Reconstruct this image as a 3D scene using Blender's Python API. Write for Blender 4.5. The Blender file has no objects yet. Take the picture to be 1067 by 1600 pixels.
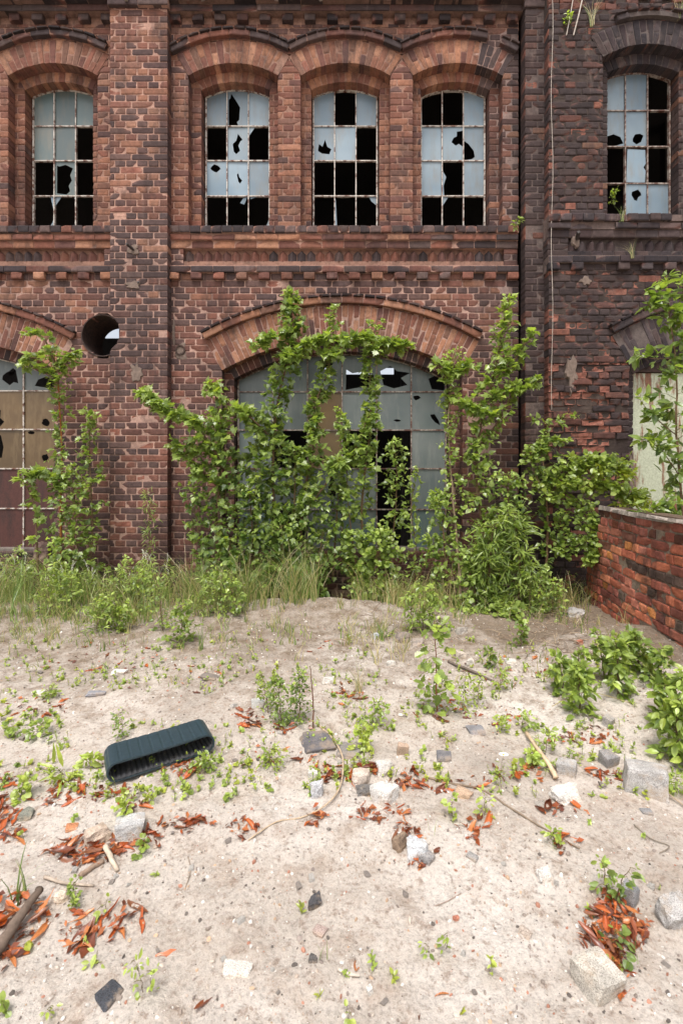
import bpy, math, random
from mathutils import Vector, Matrix, noise, geometry
random.seed(7)
R = math.radians
SC = bpy.context.scene
COL = SC.collection
# ---------------------------------------------------------------- camera, sky, sun, exposure
D, S, CX, CY, EYE, F = 6.0, 131.0, 533.5, 760.0, 1.5, 786.0
cam_d = bpy.data.cameras.new("camera"); cam = bpy.data.objects.new("camera", cam_d); COL.objects.link(cam)
cam.location = (0, -D, EYE); cam.rotation_euler = (R(90), 0, 0)
cam_d.sensor_fit = 'VERTICAL'; cam_d.sensor_height = 36.0; cam_d.lens = F*36/1600
cam_d.shift_y = -(800-CY)/1600; cam_d.clip_end = 2000; cam_d.clip_start = .05
cam_d.dof.use_dof = True; cam_d.dof.focus_distance = 5.2; cam_d.dof.aperture_fstop = 5.0
SC.camera = cam
W = bpy.data.worlds.new("World"); SC.world = W; W.use_nodes = True
nt = W.node_tree; bg = nt.nodes["Background"]
sky = nt.nodes.new("ShaderNodeTexSky"); sky.sky_type = 'NISHITA'; sky.sun_disc = False
SUN_EL, SUN_AZ = R(64), R(196)            # azimuth: where the light comes from, clockwise from +Y
sky.sun_elevation = SUN_EL; sky.sun_rotation = SUN_AZ; sky.air_density = 1.0; sky.dust_density = 5.0; sky.ozone_density = 1.0
hsv = nt.nodes.new("ShaderNodeHueSaturation"); hsv.inputs['Saturation'].default_value = .35
nt.links.new(sky.outputs[0], hsv.inputs['Color']); nt.links.new(hsv.outputs[0], bg.inputs[0])
bg.inputs[1].default_value = 0.15
sd = bpy.data.lights.new("sun", 'SUN'); so = bpy.data.objects.new("sun", sd); COL.objects.link(so)
sd.energy = 1.3; sd.angle = R(15); sd.color = (1, .965, .92)
sv = Vector((math.sin(SUN_AZ)*math.cos(SUN_EL), math.cos(SUN_AZ)*math.cos(SUN_EL), math.sin(SUN_EL)))
so.rotation_euler = sv.to_track_quat('Z', 'Y').to_euler(); so.location = (0, -3, 12)
SC.view_settings.view_transform = 'Standard'; SC.view_settings.look = 'None'
SC.view_settings.exposure = 0.72; SC.view_settings.gamma = 1
# ---------------------------------------------------------------- helpers
def lin(c):
    r = []
    for v in c[:3]:
        v = v/255.0
        r.append(v/12.92 if v <= .04045 else ((v+.055)/1.055)**2.4)
    return tuple(r)
def tone(c, k=.8, sat=.8):
    g = .3*c[0]+.59*c[1]+.11*c[2]
    return tuple(k*(g+(v-g)*sat) for v in c)
def U(a, b): return random.uniform(a, b)
def mixc(a, b, t): return tuple(a[i]*(1-t)+b[i]*t for i in range(3))
def mul(c, k): return tuple(min(1, x*k) for x in c)
WL = {}
class MB:
    def __init__(s): s.v = []; s.f = []; s.c = []; s.m = []
    def add(s, vs, fs, col, mi=0):
        o = len(s.v); s.v.extend([tuple(p) for p in vs])
        if col and isinstance(col[0], (tuple, list)): s.c.extend(col)
        else: s.c.extend([col]*len(vs))
        for f in fs: s.f.append(tuple(i+o for i in f)); s.m.append(mi)
    def box(s, a, b, col=(.5,.5,.5), mi=0, j=0):
        vs = [(x+U(-j,j), y+U(-j,j), z+U(-j,j)) for x in (a[0],b[0]) for y in (a[1],b[1]) for z in (a[2],b[2])]
        s.add(vs, [(0,1,3,2),(4,6,7,5),(0,4,5,1),(2,3,7,6),(0,2,6,4),(1,5,7,3)], col, mi)
    def tube(s, pts, rad, col=(.5,.5,.5), n=6, mi=0, cap=True):
        pts = [Vector(p) for p in pts]; N = len(pts); vs = []; fs = []
        up = Vector((0.31, .17, .93)).normalized()
        for i, p in enumerate(pts):
            t = (pts[min(i+1, N-1)]-pts[max(i-1, 0)])
            t = t.normalized() if t.length > 1e-9 else Vector((0,0,1))
            a = t.cross(up)
            if a.length < .05: a = t.cross(Vector((1,0,0)))
            a.normalize(); b = t.cross(a)
            r = rad[i] if isinstance(rad, (list, tuple)) else rad
            for k in range(n):
                an = 2*math.pi*k/n; vs.append(p+a*(math.cos(an)*r)+b*(math.sin(an)*r))
        for i in range(N-1):
            for k in range(n):
                fs.append((i*n+k, i*n+(k+1) % n, (i+1)*n+(k+1) % n, (i+1)*n+k))
        if cap: fs.append(tuple(range(n))[::-1]); fs.append(tuple((N-1)*n+k for k in range(n)))
        s.add(vs, fs, col, mi)
    def build(s, name, mats, parent=None, origin=None, smooth=False):
        me = bpy.data.meshes.new(name)
        off = Vector(WL[parent.name]) if parent else Vector(origin or (0,0,0))
        me.from_pydata([(x-off.x, y-off.y, z-off.z) for x, y, z in s.v], [], s.f)
        if not isinstance(mats, (list, tuple)): mats = [mats]
        for m in mats: me.materials.append(m)
        me.polygons.foreach_set('material_index', s.m)
        if smooth: me.polygons.foreach_set('use_smooth', [True]*len(s.f))
        at = me.color_attributes.new('Col', 'FLOAT_COLOR', 'POINT')
        flat = []
        for c in s.c: flat.extend((c[0], c[1], c[2], 1.0))
        at.data.foreach_set('color', flat); me.update()
        o = bpy.data.objects.new(name, me); COL.objects.link(o)
        if parent: o.parent = parent
        else: o.location = off
        WL[o.name] = tuple(off)
        return o
def thing(name, label, cat, loc=(0,0,0), group=None):
    o = bpy.data.objects.new(name, None); COL.objects.link(o); o.location = loc; o.empty_display_size = .1
    WL[o.name] = tuple(loc); tag(o, label, cat, group); return o
def tag(o, label, cat, group=None):
    o['label'] = label; o['category'] = cat
    if group: o['group'] = group
    return o
def scr(px, py, d):                        # point seen at a photo position, d metres in front of the camera plane
    return Vector(((px-CX)*d/F, d-D, EYE+(CY-py)*d/F))
# ---------------------------------------------------------------- materials
def mat(name): 
    m = bpy.data.materials.new(name); m.use_nodes = True; n = m.node_tree
    return m, n, n.nodes['Principled BSDF'], (lambda t: n.nodes.new('ShaderNode'+t)), n.links.new
def mathn(n, l, op, a, b=None, c=None, clamp=False):
    x = n.nodes.new('ShaderNodeMath'); x.operation = op; x.use_clamp = clamp
    for i, v in enumerate((a, b, c)):
        if v is None: continue
        if isinstance(v, (int, float)): x.inputs[i].default_value = v
        else: l(v, x.inputs[i])
    return x.outputs[0]
def texn(n, l, scale, detail=4, rough=.6, coord='Object', stretch=None):
    tc = n.nodes.new('ShaderNodeTexCoord'); t = n.nodes.new('ShaderNodeTexNoise')
    src = tc.outputs[coord]
    if stretch:
        mp = n.nodes.new('ShaderNodeMapping'); mp.inputs['Scale'].default_value = stretch; l(src, mp.inputs[0]); src = mp.outputs[0]
    l(src, t.inputs['Vector']); t.inputs['Scale'].default_value = scale; t.inputs['Detail'].default_value = detail; t.inputs['Roughness'].default_value = rough
    return t.outputs['Fac']
def ramp(n, l, src, stops):
    r = n.nodes.new('ShaderNodeValToRGB'); l(src, r.inputs[0]); e = r.color_ramp.elements
    while len(e) < len(stops): e.new(.5)
    for i, (p, c) in enumerate(stops):
        e[i].position = p; e[i].color = (c[0], c[1], c[2], 1) if isinstance(c, tuple) else (c, c, c, 1)
    return r.outputs[0]
def mixn(n, l, f, a, b, mode='MIX'):
    x = n.nodes.new('ShaderNodeMix'); x.data_type = 'RGBA'; x.blend_type = mode
    for i, v in ((0, f), (6, a), (7, b)):
        if isinstance(v, (int, float)): x.inputs[i].default_value = v
        elif isinstance(v, tuple): x.inputs[i].default_value = (v[0], v[1], v[2], 1)
        else: l(v, x.inputs[i])
    return x.outputs[2]
def bump(n, l, bsdf, h, dist, st=1.0):
    b = n.nodes.new('ShaderNodeBump'); b.inputs['Distance'].default_value = dist; b.inputs['Strength'].default_value = st
    l(h, b.inputs['Height']); l(b.outputs[0], bsdf.inputs['Normal'])
def attr(n): 
    a = n.nodes.new('ShaderNodeVertexColor'); a.layer_name = 'Col'; return a.outputs[0]
def m_masonry():
    m, n, b, N, l = mat('masonry')
    c = attr(n)
    f1 = texn(n, l, 22, 6, .7); f2 = texn(n, l, 110, 4, .7); f3 = texn(n, l, 1.7, 6, .65); f4 = texn(n, l, 6, 5, .7, stretch=(1, 1, .25))
    c = mixn(n, l, 1.0, c, ramp(n, l, f1, [(.25, .60), (.5, 1.0), (.75, 1.30)]), 'MULTIPLY')
    c = mixn(n, l, 1.0, c, ramp(n, l, f2, [(.25, .72), (.5, 1.0), (.8, 1.25)]), 'MULTIPLY')
    c = mixn(n, l, 1.0, c, ramp(n, l, f3, [(.3, .72), (.5, 1.0), (.72, 1.16)]), 'MULTIPLY')
    sp = ramp(n, l, f4, [(.60, 0.0), (.75, .45)]); c = mixn(n, l, sp, c, lin((150, 128, 118)))
    c = mixn(n, l, 1.0, c, (.86, .86, .87), 'MULTIPLY')
    so = ramp(n, l, texn(n, l, 3.2, 7, .75, stretch=(1, 1, .4)), [(.50, 0.0), (.66, .72)]); c = mixn(n, l, so, c, lin((62, 50, 48)))
    l(c, b.inputs['Base Color']); b.inputs['Roughness'].default_value = .9; b.inputs['Specular IOR Level'].default_value = .25
    bump(n, l, b, mathn(n, l, 'ADD', f1, mathn(n, l, 'MULTIPLY', f2, .5)), .006, .8)
    return m
def m_paint(name, base, under, lo=.5, hi=.56, rough=.6, scale=18, stretch=(1,1,1)):
    m, n, b, N, l = mat(name)
    f = texn(n, l, scale, 6, .7, stretch=stretch); g = texn(n, l, 60, 3, .6)
    bs = mixn(n, l, 1.0, base, ramp(n, l, g, [(.3, .75), (.7, 1.15)]), 'MULTIPLY')
    un = mixn(n, l, 1.0, under, ramp(n, l, g, [(.3, .6), (.7, 1.3)]), 'MULTIPLY')
    l(mixn(n, l, ramp(n, l, f, [(lo, 0.0), (hi, 1.0)]), bs, un), b.inputs['Base Color']); b.inputs['Roughness'].default_value = rough
    bump(n, l, b, f, .003, .6); return m
def m_glass(name, c1, c2, rough=.35, spec=.5, dirt=(126, 118, 104), dl=.48, dh=.72):
    m, n, b, N, l = mat(name)
    f = texn(n, l, 1.3, 3, .6); g = texn(n, l, 9, 6, .7, stretch=(1, 1, .22))
    c = mixn(n, l, ramp(n, l, f, [(.35, 0.0), (.65, 1.0)]), lin(c1), lin(c2))
    c = mixn(n, l, ramp(n, l, g, [(dl, 0.0), (dh, .6)]), c, lin(dirt))
    c = mixn(n, l, 1.0, c, attr(n), 'MULTIPLY')
    l(c, b.inputs['Base Color']); b.inputs['Roughness'].default_value = rough; b.inputs['Specular IOR Level'].default_value = spec
    bump(n, l, b, texn(n, l, 40, 2, .5), .002, .25); return m
def m_foliage(name='foliage', tr=.42):
    m, n, b, N, l = mat(name)
    c = attr(n); g = texn(n, l, 30, 3, .6)
    c = mixn(n, l, 1.0, c, ramp(n, l, g, [(.3, .8), (.7, 1.2)]), 'MULTIPLY')
    l(c, b.inputs['Base Color']); b.inputs['Roughness'].default_value = .33; b.inputs['Specular IOR Level'].default_value = .75
    t = n.nodes.new('ShaderNodeBsdfTranslucent'); l(mixn(n, l, 1.0, c, (1.25, 1.3, .5), 'MULTIPLY'), t.inputs[0])
    mx = n.nodes.new('ShaderNodeMixShader'); mx.inputs[0].default_value = tr
    l(b.outputs[0], mx.inputs[1]); l(t.outputs[0], mx.inputs[2]); l(mx.outputs[0], n.nodes['Material Output'].inputs[0]); return m
def m_attr(name, rough=.85, sc=40, amp=(.7, 1.25), bd=.003, big=None):
    m, n, b, N, l = mat(name)
    c = attr(n); g = texn(n, l, sc, 6, .7)
    c = mixn(n, l, 1.0, c, ramp(n, l, g, [(.3, amp[0]), (.7, amp[1])]), 'MULTIPLY')
    l(c, b.inputs['Base Color']); b.inputs['Roughness'].default_value = rough; b.inputs['Specular IOR Level'].default_value = .3
    bump(n, l, b, g, bd, .8); return m
def m_stone():
    m, n, b, N, l = mat('granite')
    c = attr(n); v = N('TexVoronoi'); tc = N('TexCoord'); l(tc.outputs['Object'], v.inputs['Vector']); v.inputs['Scale'].default_value = 260
    g = texn(n, l, 14, 6, .7); h = texn(n, l, 300, 2, .5)
    c = mixn(n, l, 1.0, c, ramp(n, l, g, [(.3, .7), (.7, 1.2)]), 'MULTIPLY')
    c = mixn(n, l, 1.0, c, ramp(n, l, h, [(.35, .45), (.5, 1.0), (.7, 1.25)]), 'MULTIPLY')
    st = ramp(n, l, texn(n, l, 9, 6, .75), [(.48, 0.0), (.62, .6)]); c = mixn(n, l, st, c, lin((164, 142, 118)))
    l(c, b.inputs['Base Color']); b.inputs['Roughness'].default_value = .85
    bump(n, l, b, mathn(n, l, 'ADD', g, mathn(n, l, 'MULTIPLY', h, .3)), .008, .8); return m
def m_sand():
    m, n, b, N, l = mat('sand')
    big = texn(n, l, .9, 5, .6); mid = texn(n, l, 7, 6, .7); fine = texn(n, l, 70, 5, .75); gr = texn(n, l, 260, 3, .6)
    c = ramp(n, l, big, [(.3, lin((158, 147, 136))), (.47, lin((188, 177, 166))), (.68, lin((206, 197, 188)))])
    c = mixn(n, l, ramp(n, l, mid, [(.47, 0.0), (.68, .7)]), c, lin((160, 142, 126)))
    c = mixn(n, l, ramp(n, l, texn(n, l, 28, 5, .7), [(.56, 0.0), (.66, .6)]), c, lin((134, 114, 100)))
    c = mixn(n, l, 1.0, c, ramp(n, l, fine, [(.28, .55), (.5, 1.0), (.75, 1.15)]), 'MULTIPLY')
    c = mixn(n, l, 1.0, c, ramp(n, l, gr, [(.3, .86), (.5, 1.0), (.75, 1.1)]), 'MULTIPLY')
    # damp humus-brown soil near the wall and under the bushes (vertex colour holds the soil amount)
    a = N('VertexColor'); a.layer_name = 'Col'; sp = N('SeparateColor'); l(a.outputs[0], sp.inputs[0])
    amt = mathn(n, l, 'ADD', sp.outputs[0], mathn(n, l, 'MULTIPLY', mathn(n, l, 'SUBTRACT', mid, .5), .9), clamp=True)
    c = mixn(n, l, ramp(n, l, amt, [(.3, 0.0), (.7, .85)]), c, mixn(n, l, 1.0, lin((112, 96, 78)), ramp(n, l, fine, [(.3, .6), (.7, 1.35)]), 'MULTIPLY'))
    vo = N('TexVoronoi'); tc = N('TexCoord'); l(tc.outputs['Object'], vo.inputs['Vector']); vo.inputs['Scale'].default_value = 55
    dots = ramp(n, l, vo.outputs['Distance'], [(.10, 1.0), (.16, 0.0)])
    vc = N('SeparateColor'); l(vo.outputs['Color'], vc.inputs[0])
    on = ramp(n, l, vc.outputs[0], [(.62, 0.0), (.64, 1.0)])
    c = mixn(n, l, mathn(n, l, 'MULTIPLY', dots, on), c, ramp(n, l, vc.outputs[1], [(.0, lin((96, 84, 76))), (.45, lin((150, 128, 112))), (.7, lin((232, 224, 214))), (1.0, lin((170, 110, 86)))]))
    l(c, b.inputs['Base Color']); b.inputs['Roughness'].default_value = .95; b.inputs['Specular IOR Level'].default_value = .15
    hh = mathn(n, l, 'ADD', mathn(n, l, 'ADD', mathn(n, l, 'MULTIPLY', mid, 1.2), fine), mathn(n, l, 'MULTIPLY', gr, .12))
    bump(n, l, b, hh, .012, .8); return m
def m_plain(name, c, rough=.8, metal=0):
    m, n, b, N, l = mat(name); g = texn(n, l, 25, 5, .65)
    l(mixn(n, l, 1.0, lin(c), ramp(n, l, g, [(.3, .7), (.7, 1.25)]), 'MULTIPLY'), b.inputs['Base Color'])
    b.inputs['Roughness'].default_value = rough; b.inputs['Metallic'].default_value = metal; bump(n, l, b, g, .002, .5); return m
M = dict(
 masonry=m_masonry(), stone=m_stone(), sand=m_sand(), fol=m_foliage(), grass=m_foliage('grass_blade', .25),
 bark=m_attr('bark', .9, 60, (.6, 1.3), .004), dry=m_foliage('dry_leaf', .18), pebble=m_attr('pebble', .8, 120, (.8, 1.2), .002),
 paint=m_paint('window_paint', lin((196, 188, 178)), lin((104, 66, 50)), .48, .58),
 oldpaint=m_paint('window_rust', lin((166, 156, 146)), lin((92, 58, 46)), .42, .56),
 g_upper=m_glass('frosted_glass', (136, 152, 162), (108, 128, 142), .4),
 g_dull=m_glass('dull_glass', (82, 98, 98), (94, 106, 106), .4),
 g_wire=m_glass('wired_glass', (92, 102, 102), (116, 122, 120), .35, .5, (150, 150, 144), .5, .8),
 g_brown=m_glass('brown_glass', (118, 96, 66), (92, 74, 52), .3, .5, (150, 130, 98), .5, .8),
 rustplate=m_paint('rusty_plate', lin((78, 44, 38)), lin((58, 36, 32)), .45, .6, .7, 6, (1, 1, .3)),
 rust=m_paint('rust', lin((72, 52, 44)), lin((48, 36, 32)), .45, .6, .85, 20),
 cream=m_paint('cream_steel', lin((176, 180, 156)), lin((124, 84, 60)), .54, .62, .6, 3.0, (3.0, 1, .45)),
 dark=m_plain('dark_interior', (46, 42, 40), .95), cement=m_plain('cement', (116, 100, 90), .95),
 rubber=m_paint('rubber', lin((44, 60, 68)), lin((92, 92, 88)), .62, .85, .42, 9), rubber_in=m_paint('rubber_inner', lin((62, 62, 64)), lin((110, 102, 94)), .55, .75, .85, 14),
 wood=m_attr('grey_wood', .9, 35, (.6, 1.25), .004), iron=m_plain('iron', (58, 50, 48), .7), wire=m_plain('pale_wire', (190, 178, 166), .7),
)
# ---------------------------------------------------------------- brickwork
ORANGE = [lin(c) for c in ((176,114,78),(160,100,72),(190,124,84),(150,92,68),(196,134,96),(146,100,78))]
REDS = [lin(c) for c in ((146,88,68),(128,78,64),(156,92,68),(120,78,68))]
DARKS = [lin(c) for c in ((92,74,72),(78,64,64),(104,82,76),(88,68,66),(112,88,82),(70,58,60))]
GREYS = [lin(c) for c in ((96,84,86),(82,72,74),(108,94,94),(72,64,68),(90,74,76),(112,92,88))]
SPALL = [lin(c) for c in ((190,110,84),(176,100,76),(196,126,100))]
ORANGE = [tone(c, .80, .79) for c in ORANGE]; REDS = [tone(c, .82, .78) for c in REDS]; DARKS = [tone(c, .88, .8) for c in DARKS]; GREYS = [tone(c, .58, .9) for c in GREYS]; SPALL = [tone(c, .62, .8) for c in SPALL]
def PX(px): return (px-CX)/S
def PZ(py): return EYE+(CY-py)/S
def sxp(px, p): return CX+(px-CX)*(D-p)/D     # photo position -> position on the plane through the wall
def syp(py, p): return CY+(py-CY)*(D-p)/D
def flat(u, v, n): return Vector((PX(u), -n, PZ(v)))
def darkness(x, y):
    k = noise.noise(Vector((x/160, y/160, 3.3)))*.35
    if x > 843: b = .93
    elif x > 800: b = .8
    elif x > 740: b = .62 if y > 430 else .45
    elif 179 < x < 268:
        b = .28 if y < 170 else .5 if y < 340 else .72 if y < 620 else .5
        return b+k*.6
    elif y < 356: b = .12 if y > 60 else .35
    elif y < 440: b = .4
    else: b = .42 if x > 268 else .40 + (.3 if y > 660 else 0)
    return b+k
def bcol(x, y):
    d = darkness(x, y); r = random.random()
    if r < d: c = random.choice(GREYS if (x > 800 or random.random() < .2) else DARKS)
    elif r < d+(1-d)*(.35 if (y < 356 or x < 120) else .75): c = random.choice(REDS)
    else: c = random.choice(ORANGE)
    if y > 560 and x < 800 and c in ORANGE: c = random.choice(REDS+ORANGE[1:2])
    if x > 800: c = mul(c, .68)
    elif x > 740: c = mul(c, .85)
    loc_ = mixc(random.choice(REDS), DARKS[2], max(0, min(1, d)))
    return mul(mixc(c, mul(loc_, .65 if x > 800 else 1), .4), U(.85, 1.12))
def mcol(x, y):
    c = lin((168,136,122)) if x < 740 else lin((108,92,86)) if x < 843 else lin((92,82,78))
    if 740 < x < 800: c = mixc(lin((168,136,122)), lin((128,110,104)), (x-740)/60)
    if y < 356 and x < 740: c = lin((146,112,96)) if not 179 < x < 268 else lin((168,132,116))
    return mul(c, 1.12+.25*noise.noise(Vector((x/40, y/40, 9))))
GU = [0, .07, .36, .64, .93, 1]; GV = [0, .16, .5, .84, 1]
def brick(mb, q, n, depth, col, rough=1.0, chip=.08, spall=0, hot=None):
    """one fired brick: q = four front corners (u0v0,u1v0,u1v1,u0v1), n = outward unit normal"""
    c00, c10, c11, c01 = q; vs = []; cs = []
    if depth <= 0: return
    tilt = [U(-.0022, .0022)*rough for _ in range(3)]; ch = [random.random() < chip for _ in range(4)]
    NU = len(GU); NV = len(GV); sd = Vector((U(0, 99), U(0, 99), U(0, 99)))
    for j, v in enumerate(GV):
        for i, u in enumerate(GU):
            p = (c00*(1-u)+c10*u)*(1-v)+(c01*(1-u)+c11*u)*v
            eu = i in (0, NU-1); ev = j in (0, NV-1)
            k = -.004 if (eu or ev) else 0
            if eu and ev: k = -.008
            k += tilt[0]+tilt[1]*(u-.5)*2+tilt[2]*(v-.5)*2 + noise.noise(p*23+sd)*.0022*rough
            c = col
            if spall:
                s = spall*(.6+.8*noise.noise(p*14+sd)+.35)
                s *= (.45 if (eu or ev) else 1.0); k -= max(0, s); c = hot or random.choice(SPALL)
                c = mul(c, U(.8, 1.1))
            else:
                for q4, (a, b) in enumerate(((0, 0), (1, 0), (1, 1), (0, 1))):
                    if ch[q4]:
                        dd = math.hypot((u-a)*1.0, (v-b)*.6)
                        if dd < .4: k -= (.4-dd)*.045; c = mixc(col, random.choice(SPALL), min(1, (.4-dd)*3)*.6)
            if eu or ev: p = p + Vector((U(-1, 1)*.0012, 0, U(-1, 1)*.0012))*rough
            vs.append(p+n*k); cs.append(c)
    fs = [(j*NU+i, j*NU+i+1, (j+1)*NU+i+1, (j+1)*NU+i) for j in range(NV-1) for i in range(NU-1)]
    per = [i for i in range(NU)]+[j*NU+NU-1 for j in range(1, NV)]+[(NV-1)*NU+i for i in range(NU-2, -1, -1)]+[j*NU for j in range(NV-2, 0, -1)]
    o = len(vs)
    for i in per: vs.append(vs[i]-n*depth); cs.append(col)
    L = len(per)
    for a in range(L): fs.append((per[a], o+a, o+(a+1) % L, per[(a+1) % L]))
    mb.add(vs, fs, cs)
def sub_iv(base, cuts):
    out = list(base)
    for a, b in cuts:
        nx = []
        for x0, x1 in out:
            if b <= x0 or a >= x1: nx.append((x0, x1)); continue
            if a > x0: nx.append((x0, a))
            if b < x1: nx.append((b, x1))
        out = nx
    return [(a, b) for a, b in out if b-a > 2.5]
class Opening:                                 # arched opening with its voussoir ring, in wall units
    def __init__(s, cx, crown, w, R_, ring, bottom):
        s.cx, s.w, s.R, s.ring, s.bottom = cx, w, R_, ring, bottom
        s.cy = crown+R_; s.a = math.asin(w/R_); s.spring = s.cy-R_*math.cos(s.a); s.Re = R_+ring
        s.ext = s.cy-s.Re*math.cos(s.a)
    def half(s, y):
        if y > s.bottom: return None
        if y > s.spring: h = s.w
        elif y > s.ext: h = s.w+(s.spring-y)*math.tan(s.a)
        elif y > s.cy-s.Re: h = math.sqrt(max(0, s.Re**2-(s.cy-y)**2))
        else: return None
        return (s.cx-h, s.cx+h)
class Circle:
    def __init__(s, cx, cy, r): s.cx, s.cy, s.r = cx, cy, r
    def half(s, y):
        d = s.r**2-(y-s.cy)**2
        return (s.cx-math.sqrt(d), s.cx+math.sqrt(d)) if d > 1 else None
def lay(mb, y0, y1, base, cuts, p, depth=.125, mp=flat, n=Vector((0, -1, 0)), colf=bcol, mcf=mcol, rough=.7, rec=.0065, spallf=None,
        holes=None, ch=10.08, start=0, mort=True, brick_len=34.0, chip=.08, gap=1.0, headers=False, miss=0):
    """courses of alternate stretchers and headers from y1 (bottom) up to y0, with the mortar bed behind"""
    def iv(y): return sub_iv(base, [h for h in (c.half(y) for c in cuts) if h])
    k = start; yb = y1
    while yb > y0+1:
        yt = max(y0, yb-ch); ym = (yb+yt)/2; A = iv(ym); B = iv(yb-.2); T = iv(yt+.2)
        bl = brick_len if (k % 2 == 0 and not headers) else brick_len/2; off = (0 if k % 2 else (brick_len/4 if (k//2) % 2 else brick_len*.75))
        for q, (a, b) in enumerate(A):
            ab, bb = B[q] if len(B) == len(A) else (a, b); at, bt = T[q] if len(T) == len(A) else (a, b)
            if abs(ab-a) > 12 or abs(at-a) > 12: ab = at = a
            if abs(bb-b) > 12 or abs(bt-b) > 12: bb = bt = b
            g = math.floor((a-off)/bl)*bl+off; cutl = [a]
            while g < b-5:
                if g > a+5: cutl.append(g+U(-.35, .35)*rough)
                g += bl
            cutl.append(b)
            for i in range(len(cutl)-1):
                l0, r0 = cutl[i], cutl[i+1]; lb = ab if i == 0 else l0+gap; lt = at if i == 0 else l0+gap
                rb = bb if i == len(cutl)-2 else r0-gap; rt = bt if i == len(cutl)-2 else r0-gap
                if r0-l0 < 2: continue
                if holes and any(hx0 < (l0+r0)/2 < hx1 and hy0 < ym < hy1 for hx0, hx1, hy0, hy1 in holes): continue
                if miss and random.random() < miss: continue
                j = lambda: U(-.25, .25)*rough
                yb2 = yb-gap*.9; yt2 = yt+gap*.3; dy = j()
                Q = [mp(lb, yb2+dy+j()*.5, p), mp(rb, yb2+dy+j()*.5, p), mp(rt, yt2+dy+j()*.5, p), mp(lt, yt2+dy+j()*.5, p)]
                sp = 0
                if spallf:
                    pr, dp = spallf((l0+r0)/2, ym)
                    if random.random() < pr: sp = dp*U(.5, 1.3)
                brick(mb, Q, n, depth, colf((l0+r0)/2, ym), rough, chip, sp)
        yb = yt; k += 1
    if not mort: return
    yb = y1; st = ch/2
    while yb > y0+.5:
        yt = max(y0, yb-st); A = iv((yb+yt)/2); B = iv(yb-.05); T = iv(yt+.05)
        for q, (a, b) in enumerate(A):
            ab, bb = B[q] if len(B) == len(A) else (a, b); at, bt = T[q] if len(T) == len(A) else (a, b)
            if abs(ab-at) > 14: ab = at = a
            if abs(bb-bt) > 14: bb = bt = b
            e = .9; m = max(1, int((b-a)/18)); vs = []; cs = []; fs = []
            for i in range(m+1):
                t = i/m
                xb = (ab+e)*(1-t)+(bb-e)*t; xt = (at+e)*(1-t)+(bt-e)*t
                vs += [mp(xb, yb, p-rec+U(-.0015, .0015)), mp(xt, yt, p-rec+U(-.0015, .0015))]; c = mcf(xb, yb); cs += [c, c]
            for i in range(m): fs.append((2*i, 2*i+2, 2*i+3, 2*i+1))
            o = len(vs)
            vs += [mp(ab+e, yb, p-depth), mp(at+e, yt, p-depth), mp(bb-e, yb, p-depth), mp(bt-e, yt, p-depth)]; cs += [mcf(a, yb)]*4
            fs += [(0, 1, o+1, o), (2*m, o+2, o+3, 2*m+1)]
            mb.add(vs, fs, cs)
        yb = yt
def ring(mb, cx, cy, R0, R1, a, p, depth, colf, pats, pitch=9.9, mcf=mcol, chip=.06, a0=None, a1=None, rec=.005, gap=1.0, skip=0, spallf=None):
    """voussoirs round an arch; pats = alternating splits of the ring thickness"""
    a0 = -a if a0 is None else a0; a1 = a if a1 is None else a1
    n = max(1, round((a1-a0)*(R0+R1)/2/pitch)); P = lambda r, t, pp: flat(cx+r*math.sin(t), cy-r*math.cos(t), pp); nn = Vector((0, -1, 0))
    for i in range(n):
        if random.random() < skip: continue
        t0 = a0+(a1-a0)*i/n; t1 = a0+(a1-a0)*(i+1)/n; cuts = [0]+list(pats[i % len(pats)])+[1]; jr = U(-.5, .5)
        for k in range(len(cuts)-1):
            ra = R0+(R1-R0)*cuts[k]+(gap*.5 if k else 0)+jr*.3; rb = R0+(R1-R0)*cuts[k+1]-(gap*.5 if k < len(cuts)-2 else 0)+jr*.3; g = gap*.55/((ra+rb)/2)
            x, y = cx+ra*math.sin(t0), cy-ra*math.cos(t0); sp = 0
            if spallf:
                pr, dp = spallf(x, y); sp = dp*U(.5, 1.2) if random.random() < pr else 0
            brick(mb, [P(ra, t0+g, p), P(ra, t1-g, p), P(rb, t1-g, p), P(rb, t0+g, p)], nn, depth, colf(x, y), 1.0, chip, sp)
    m = n*2; vs = []; cs = []; fs = []; e = .8
    for i in range(m+1):
        t = a0+(a1-a0)*i/m; c = mcf(cx+R0*math.sin(t), cy-R0*math.cos(t))
        vs += [P(R0+e, t, p-rec), P(R1-e, t, p-rec), P(R0+e, t, p-depth), P(R1-e, t, p-depth)]; cs += [c]*4
        if i: o = 4*i; fs += [(o-4, o, o+1, o-3), (o-4, o-2, o+2, o), (o-3, o+1, o+3, o-1)]
    mb.add(vs, fs, cs)
def row(mb, x0, x1, y0, y1, p, depth, L, colf=bcol, chip=.1, jag=0, miss=0, gap=.9, rough=.8):
    x = x0; n = max(1, round((x1-x0)/L)); L = (x1-x0)/n; nn = Vector((0, -1, 0))
    for i in range(n):
        if random.random() < miss: continue
        a, b = x0+i*L+gap*.5, x0+(i+1)*L-gap*.5; dp = U(-.4, .4)*jag; dj = U(-.3, .3)*rough
        brick(mb, [flat(a, y1+dj, p+dp), flat(b, y1+dj, p+dp), flat(b, y0+dj, p+dp), flat(a, y0+dj, p+dp)], nn, depth+p, colf((a+b)/2, (y0+y1)/2), rough, chip)
def slab(mb, x0, x1, y0, y1, p, back, c):      # mortar bed / backing between rows
    vs = [flat(x, y, q) for q in (p, back) for (x, y) in ((x0, y1), (x1, y1), (x1, y0), (x0, y0))]
    mb.add(vs, [(0,1,2,3), (4,5,1,0), (5,6,2,1), (6,7,3,2), (7,4,0,3)], c)
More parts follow.
